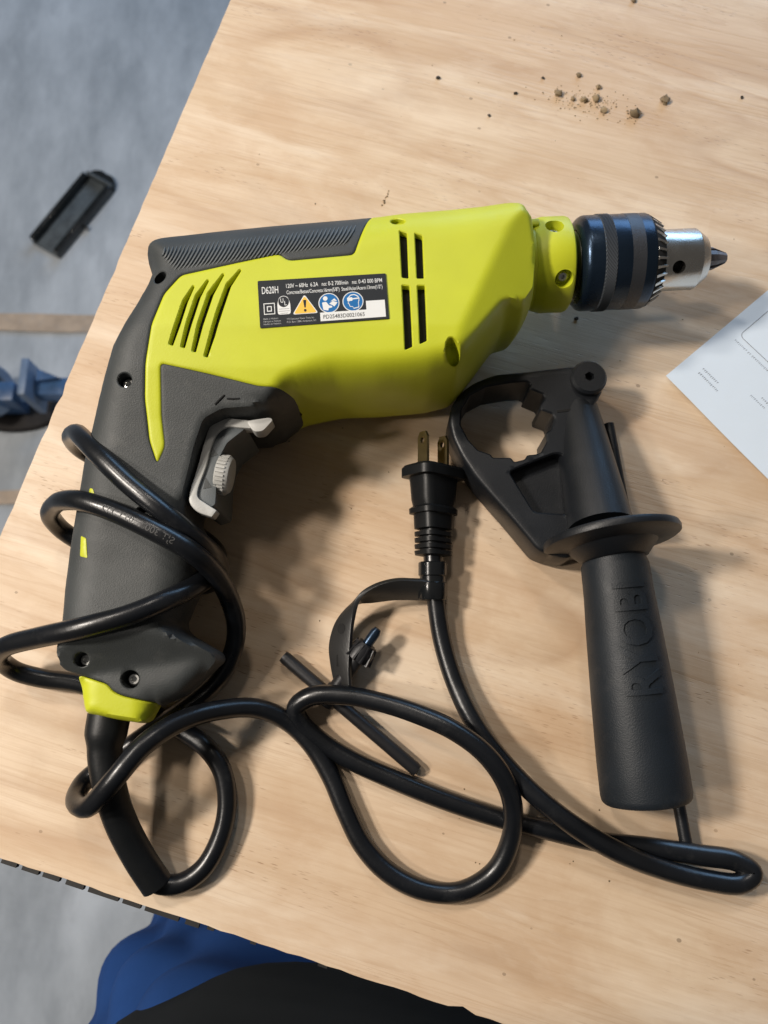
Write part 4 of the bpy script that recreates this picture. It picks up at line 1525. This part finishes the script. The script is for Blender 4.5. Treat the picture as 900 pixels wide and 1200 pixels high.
# boss with its hexagon socket
bc = P(691, 441, 29)
boss = mesh('boss', *lathe((bc[0], bc[1], 1.0), (0, 0, 1), [(0, 8.2), (26.8, 8.2), (28, 7.2)], 48, up=(1, 0, 0)), 'black_plastic', hb)
cut(boss, [lathe((bc[0], bc[1], 21), (0, 0, 1), [(0, 2.3), (12, 2.3)], 6, up=(1, 0, 0))])
# clamp gap
ga, gb = P(650, 483, 24.6), P(683, 479, 24.6)
gm = (ga + gb) / 2
mesh('clamp_gap', *box((gm[0], gm[1], 24.6), unit(gb - ga), np.cross((0, 0, 1), unit(gb - ga)), (0, 0, 1), 5.6, 0.55, 0.7), 'cavity', hb, False)
# depth rod
mesh('depth_rod', *tube([P(713, 497, 5), P(806, 1000, 5)], 2.6, 16), 'black_plastic', hb)

#==KEY==
# ================================================================== key strap and chuck key
stp = thing('key_strap', 'glossy black rubber key strap gripping the cord below the plug', 'strap', (P(440, 720)[0], P(440, 720)[1], 0))
EA = [(505, 680, 15), (485, 679, 16), (463, 679, 17), (437, 687, 18), (421, 700, 18), (414, 727, 16), (411, 760, 14), (410, 785, 13), (411, 812, 12)]
EB = [(505, 703, 7), (485, 702, 7), (463, 702, 8), (435, 705, 9), (417, 707, 11), (396, 727, 9), (387, 755, 7), (389, 780, 6), (396, 812, 5)]
ea = catmull([P(*p) for p in EA], 6); eb = catmull([P(*p) for p in EB], 6)
n = len(ea)
V, F = [], []
for i in range(n):
    t = unit((ea[min(i + 1, n - 1)] + eb[min(i + 1, n - 1)]) - (ea[max(i - 1, 0)] + eb[max(i - 1, 0)]))
    nn = unit(np.cross(t, ea[i] - eb[i])) * 1.1
    V += [ea[i] + nn, eb[i] + nn, eb[i] - nn, ea[i] - nn]
for i in range(n - 1):
    for j in range(4):
        F.append((4 * i + j, 4 * i + (j + 1) % 4, 4 * i + 4 + (j + 1) % 4, 4 * i + 4 + j))
F += [(0, 1, 2, 3), (4 * n - 4, 4 * n - 3, 4 * n - 2, 4 * n - 1)]
sb_ = bevel(mesh('band', V, F, 'strap_black', stp), 0.35, 2)
ih = 32
hm = 0.5 * (ea[ih] + eb[ih]); hn = unit(np.cross(ea[ih + 1] - ea[ih - 1], ea[ih] - eb[ih]))
if hn[2] < 0: hn = -hn
mesh('band_hole', *lathe(hm + hn * 0.9, hn, [(0, 2.3), (0.36, 2.3)], 20, up=(0, 1, 0)), 'cavity', stp)
i2 = 40
h2 = 0.5 * (ea[i2] + eb[i2]); t2 = unit(ea[i2 + 1] - ea[i2 - 1]); w2 = unit(ea[i2] - eb[i2]); n2_ = np.cross(t2, w2)
if n2_[2] < 0: n2_ = -n2_
mesh('band_slot', *box(h2 + n2_ * 1.05 - w2 * 0.8, t2, w2, n2_, 2.6, 0.45, 0.16), 'cavity', stp, False)
ca, cb = P(507, 703, 9), P(507, 655, 11)
cd = unit(cb - ca)
mesh('collar', *lathe(ca, cd, [(0, 4.4), (0, 6.2), (0.6, 6.6), (7.5, 6.6), (8.0, 5.9), (10.5, 5.9), (11, 6.5), (16.5, 6.5), (17, 6.0), (17, 4.4)], 36), 'gloss_black', stp)

key = thing('chuck_key', 'black steel T-handled chuck key held through the rubber strap', 'chuck key', (P(400, 810)[0], P(400, 810)[1], 0))
k0, k1 = P(332, 769, 5.0), P(489, 903, 3.2)
bar = mesh('cross_bar', *tube([k0, k0 + (k1 - k0) * 0.02, k0 + (k1 - k0) * 0.5, k1 - (k1 - k0) * 0.02, k1], [2.6, 2.9, 2.9, 2.9, 2.6], 20), 'key_steel', key)
m0_ = k0 + (k1 - k0) * 0.36
m1_ = P(442, 738, 13)
kd = unit(m1_ - m0_); Lk2 = np.linalg.norm(m1_ - m0_)
mesh('shaft', *lathe(m0_ - kd * 4.5, kd, [(0, 3.4), (0.6, 4.2), (9, 4.2), (10, 3.6), (Lk2 - 6, 3.6), (Lk2 - 5, 3.2)], 28), 'key_steel', key)
mesh('pilot_tip', *lathe(m1_ - kd * 9, kd, [(0, 2.4), (7.5, 2.4), (9.5, 1.6)], 20), 'black_steel', key)
gh_ = mesh('gear_hub', *lathe(m1_ - kd * 16, kd, [(0, 4.4), (0.6, 5.9), (5, 5.9), (8.5, 4.2)], 28), 'key_steel', key)
ka = unit(np.cross(kd, (0, 0, 1))); kb = np.cross(kd, ka)
for k in range(11):
    t = 2 * math.pi * k / 11
    rd = math.cos(t) * ka + math.sin(t) * kb
    tn = np.cross(kd, rd)
    a_, b_ = m1_ - kd * 15.5 + rd * 6.3, m1_ - kd * 8.0 + rd * 4.6
    V = [a_ + tn * 0.9 - rd, a_ - tn * 0.9 - rd, b_ - tn * 0.7 - rd, b_ + tn * 0.7 - rd, a_ + tn * 0.4 + rd * 0.8, a_ - tn * 0.4 + rd * 0.8, b_ - tn * 0.3 + rd * 0.7, b_ + tn * 0.3 + rd * 0.7]
    mesh('gear_tooth', V, [(0, 1, 2, 3), (4, 7, 6, 5), (0, 4, 5, 1), (1, 5, 6, 2), (2, 6, 7, 3), (3, 7, 4, 0)], 'key_steel', gh_, False)

#==SMALL==
# ================================================================== paper
pc0 = P(779, 442, 0.8)
q1 = unit(P(900, 340, 0.8) - pc0); q2 = np.array([q1[1], -q1[0], 0.0])
pap = thing('paper_sheet', 'white printed sheet of paper lying on the plywood at the right', 'paper', (pc0[0] + 60, pc0[1], 0))
nu, nv = 14, 18
V, F = [], []
for zz in (0.0, -0.25):
    for i in range(nu + 1):
        for j in range(nv + 1):
            s, t = 216 * i / nu, 279 * j / nv
            lift = 1.4 * math.exp(-((s / 22) ** 2 + (t / 30) ** 2)) + 0.35 * math.sin(s * 0.035) * math.sin(t * 0.03) + 0.4
            V.append(pc0 + q1 * s + q2 * t + np.array([0, 0, lift + zz]))
n1 = (nu + 1) * (nv + 1)
ix = lambda i, j: i * (nv + 1) + j
for i in range(nu):
    for j in range(nv):
        f = (ix(i, j), ix(i + 1, j), ix(i + 1, j + 1), ix(i, j + 1))
        F.append(f); F.append(tuple(x + n1 for x in f[::-1]))
bd = [ix(i, 0) for i in range(nu + 1)] + [ix(nu, j) for j in range(1, nv + 1)] + [ix(i, nv) for i in range(nu - 1, -1, -1)] + [ix(0, j) for j in range(nv - 1, 0, -1)]
for a in range(len(bd)):
    b = bd[(a + 1) % len(bd)]
    F.append((bd[a], b, b + n1, bd[a] + n1))
sheet = mesh('sheet', V, F, 'paper', pap)


def pap_at(px, py):
    d = P(px, py, 1.2) - pc0
    return float(d @ q1), float(d @ q2)


def pap_pt(s, t, dz=0.06):
    lift = 1.4 * math.exp(-((s / 22) ** 2 + (t / 30) ** 2)) + 0.35 * math.sin(s * 0.035) * math.sin(t * 0.03) + 0.4
    return pc0 + q1 * s + q2 * t + np.array([0, 0, lift + dz])


def pap_quad(name, parts):
    V, F = [], []
    for (s0, t0, s1, t1) in parts:
        k = len(V)
        V += [pap_pt(s0, t0), pap_pt(s1, t0), pap_pt(s1, t1), pap_pt(s0, t1)]
        F.append((k, k + 1, k + 2, k + 3))
    return mesh(name, V, F, 'ink', pap, False)


# ruled box and blurred small print (text runs along the second side, reading downwards to the right)
s0, t0 = pap_at(866.5, 393)
pts = [(s0, t0 + 3 - 3 * math.sin(math.radians(a)) * 0 - 0, 0) for a in (0,)]
box_line = [(s0 + 70, t0)] + [(s0 + 2.5, t0)] + [(s0 + 2.5 - 2.5 * math.sin(math.radians(a)), t0 + 2.5 - 2.5 * math.cos(math.radians(a))) for a in (20, 45, 70, 90)] + [(s0, t0 + 90)]
line = []
for a, b in zip(box_line[:-1], box_line[1:]):
    m = max(1, int(np.linalg.norm(np.array(b) - a) / 4))
    line += [tuple(np.array(a) + (np.array(b) - a) * k / m) for k in range(m)]
line.append(box_line[-1])
mesh('ruled_box', *tube([pap_pt(a, b, 0.02) for a, b in line], 0.17, 5), 'ink', pap)
rp = random.Random(12)


def print_line(px, py, length, h):
    s, t = pap_at(px, py)
    parts = []
    x = 0.0
    while x < length:
        w = rp.uniform(0.45, 1.0)
        if rp.random() < 0.16: x += 0.7
        y0 = rp.uniform(-0.1, 0.1)
        parts.append((s + y0, t + x, s + y0 + h * rp.uniform(0.55, 0.8) * -1, t + x + w * 0.35))
        parts.append((s + y0, t + x, s + y0 - h * 0.18, t + x + w * 0.8))
        x += w + 0.28
    pap_quad('printed_line', parts)


print_line(862, 398, 26, 1.4)
print_line(824, 432, 10.5, 1.4)
print_line(819, 437, 13, 1.4)
print_line(880, 463, 9, 1.3)
print_line(893, 466, 9, 1.3)

# ================================================================== crumbs of dirt on the wood
CR = [(743, 135, 7.5, 'largest tan dirt crumb, lower right of the cluster by the table\'s far side'), (778, 119, 6.2, 'round tan dirt crumb farthest right of the cluster'),
      (654, 111, 5.5, 'tan dirt crumb at the left end of the cluster'), (698, 117, 5.8, 'dark tan dirt crumb in the middle right of the cluster'),
      (707, 130, 4.6, 'tan dirt crumb at the lower edge of the cluster, left of the largest one'), (701, 103, 4.2, 'flat dark dirt crumb at the upper right of the cluster'),
      (678, 89, 3.8, 'dark dirt crumb standing above the cluster'), (671, 117, 4.0, 'pale dirt crumb left of the middle of the cluster'), (684, 118, 4.8, 'crumbly tan dirt crumb in the centre of the cluster'),
      (604, 110, 2.7, 'small dark dirt crumb left of the cluster'), (513, 92, 3.0, 'small dark dirt crumb lying alone far left of the cluster'), (742, 2, 4.2, 'dirt crumb at the top edge of the picture'),
      (869, 115, 2.4, 'tiny dirt crumb at the far right of the table'), (573, 136, 2.4, 'thin brown splinter crumb below and left of the cluster'), (636, 92, 2.0, 'tiny crumb above the left end of the cluster'),
      (675, 374, 2.4, 'dark dirt crumb just below the back of the chuck')]


def blob(c, r, seed):
    bm = bmesh.new()
    bmesh.ops.create_icosphere(bm, subdivisions=2, radius=1.0)
    rr_ = random.Random(seed)
    ph = [rr_.uniform(0, 6) for _ in range(6)]
    sx, sy = rr_.uniform(0.85, 1.2), rr_.uniform(0.75, 1.05)
    for v in bm.verts:
        p = v.co
        k = 1 + 0.16 * math.sin(4 * p.x + ph[0]) * math.sin(3.6 * p.y + ph[1]) + 0.14 * math.sin(6 * p.z + ph[2] + 3 * p.x) + rr_.uniform(-0.26, 0.26)
        v.co = Vector((p.x * k * sx, p.y * k * sy, max(p.z * k * 0.75, -0.5) + 0.5))
        v.co = v.co * (r / 1000) + Vector((c[0] / 1000, c[1] / 1000, 0.0001))
    me = bpy.data.meshes.new('dirt_crumb')
    bm.to_mesh(me); bm.free()
    return me


for i, (x, y, r, lb_) in enumerate(CR):
    me = blob(P(x, y, 0), r * 0.37, i)
    o = link('dirt_crumb', me, 'crumb' if r > 3.1 else 'crumb_dark', None, True, 60)
    o['label'] = lb_
    o['category'] = 'crumb'
    o['group'] = 'dirt crumbs scattered on the plywood'
# fine grit round the crumbs and elsewhere: uncountable
parts = []
rg = random.Random(5)
for i in range(240):
    if i < 70 or i >= 160:
        x, y = rg.gauss(684, 24), rg.gauss(119, 8); y += (x - 684) * 0.10
    elif i < 84:
        x, y = rg.gauss(450, 4), rg.gauss(234, 7); x = 455 - (y - 226) * 0.5 + rg.uniform(-1.5, 1.5)
    elif i < 100:
        x, y = rg.gauss(735, 8), rg.gauss(138, 5)
    else:
        x, y = rg.uniform(300, 880), rg.uniform(20, 1100)
    r = rg.uniform(0.25, 0.6) * (0.8 if i >= 100 else 1)
    c = P(x, y, r * 0.4)
    V = [c + np.array(d) * r * rg.uniform(0.7, 1.3) for d in ((1, 0, 0), (-1, 0, 0), (0, 1, 0), (0, -1, 0), (0, 0, 0.8), (0, 0, -0.35))]
    parts.append((V, [(0, 2, 4), (2, 1, 4), (1, 3, 4), (3, 0, 4), (2, 0, 5), (1, 2, 5), (3, 1, 5), (0, 3, 5)]))
g = mesh('grit', *merge(parts), 'crumb', None, False)
g['label'] = 'fine dark grit sprinkled on the plywood'
g['category'] = 'grit'
g['kind'] = 'stuff'
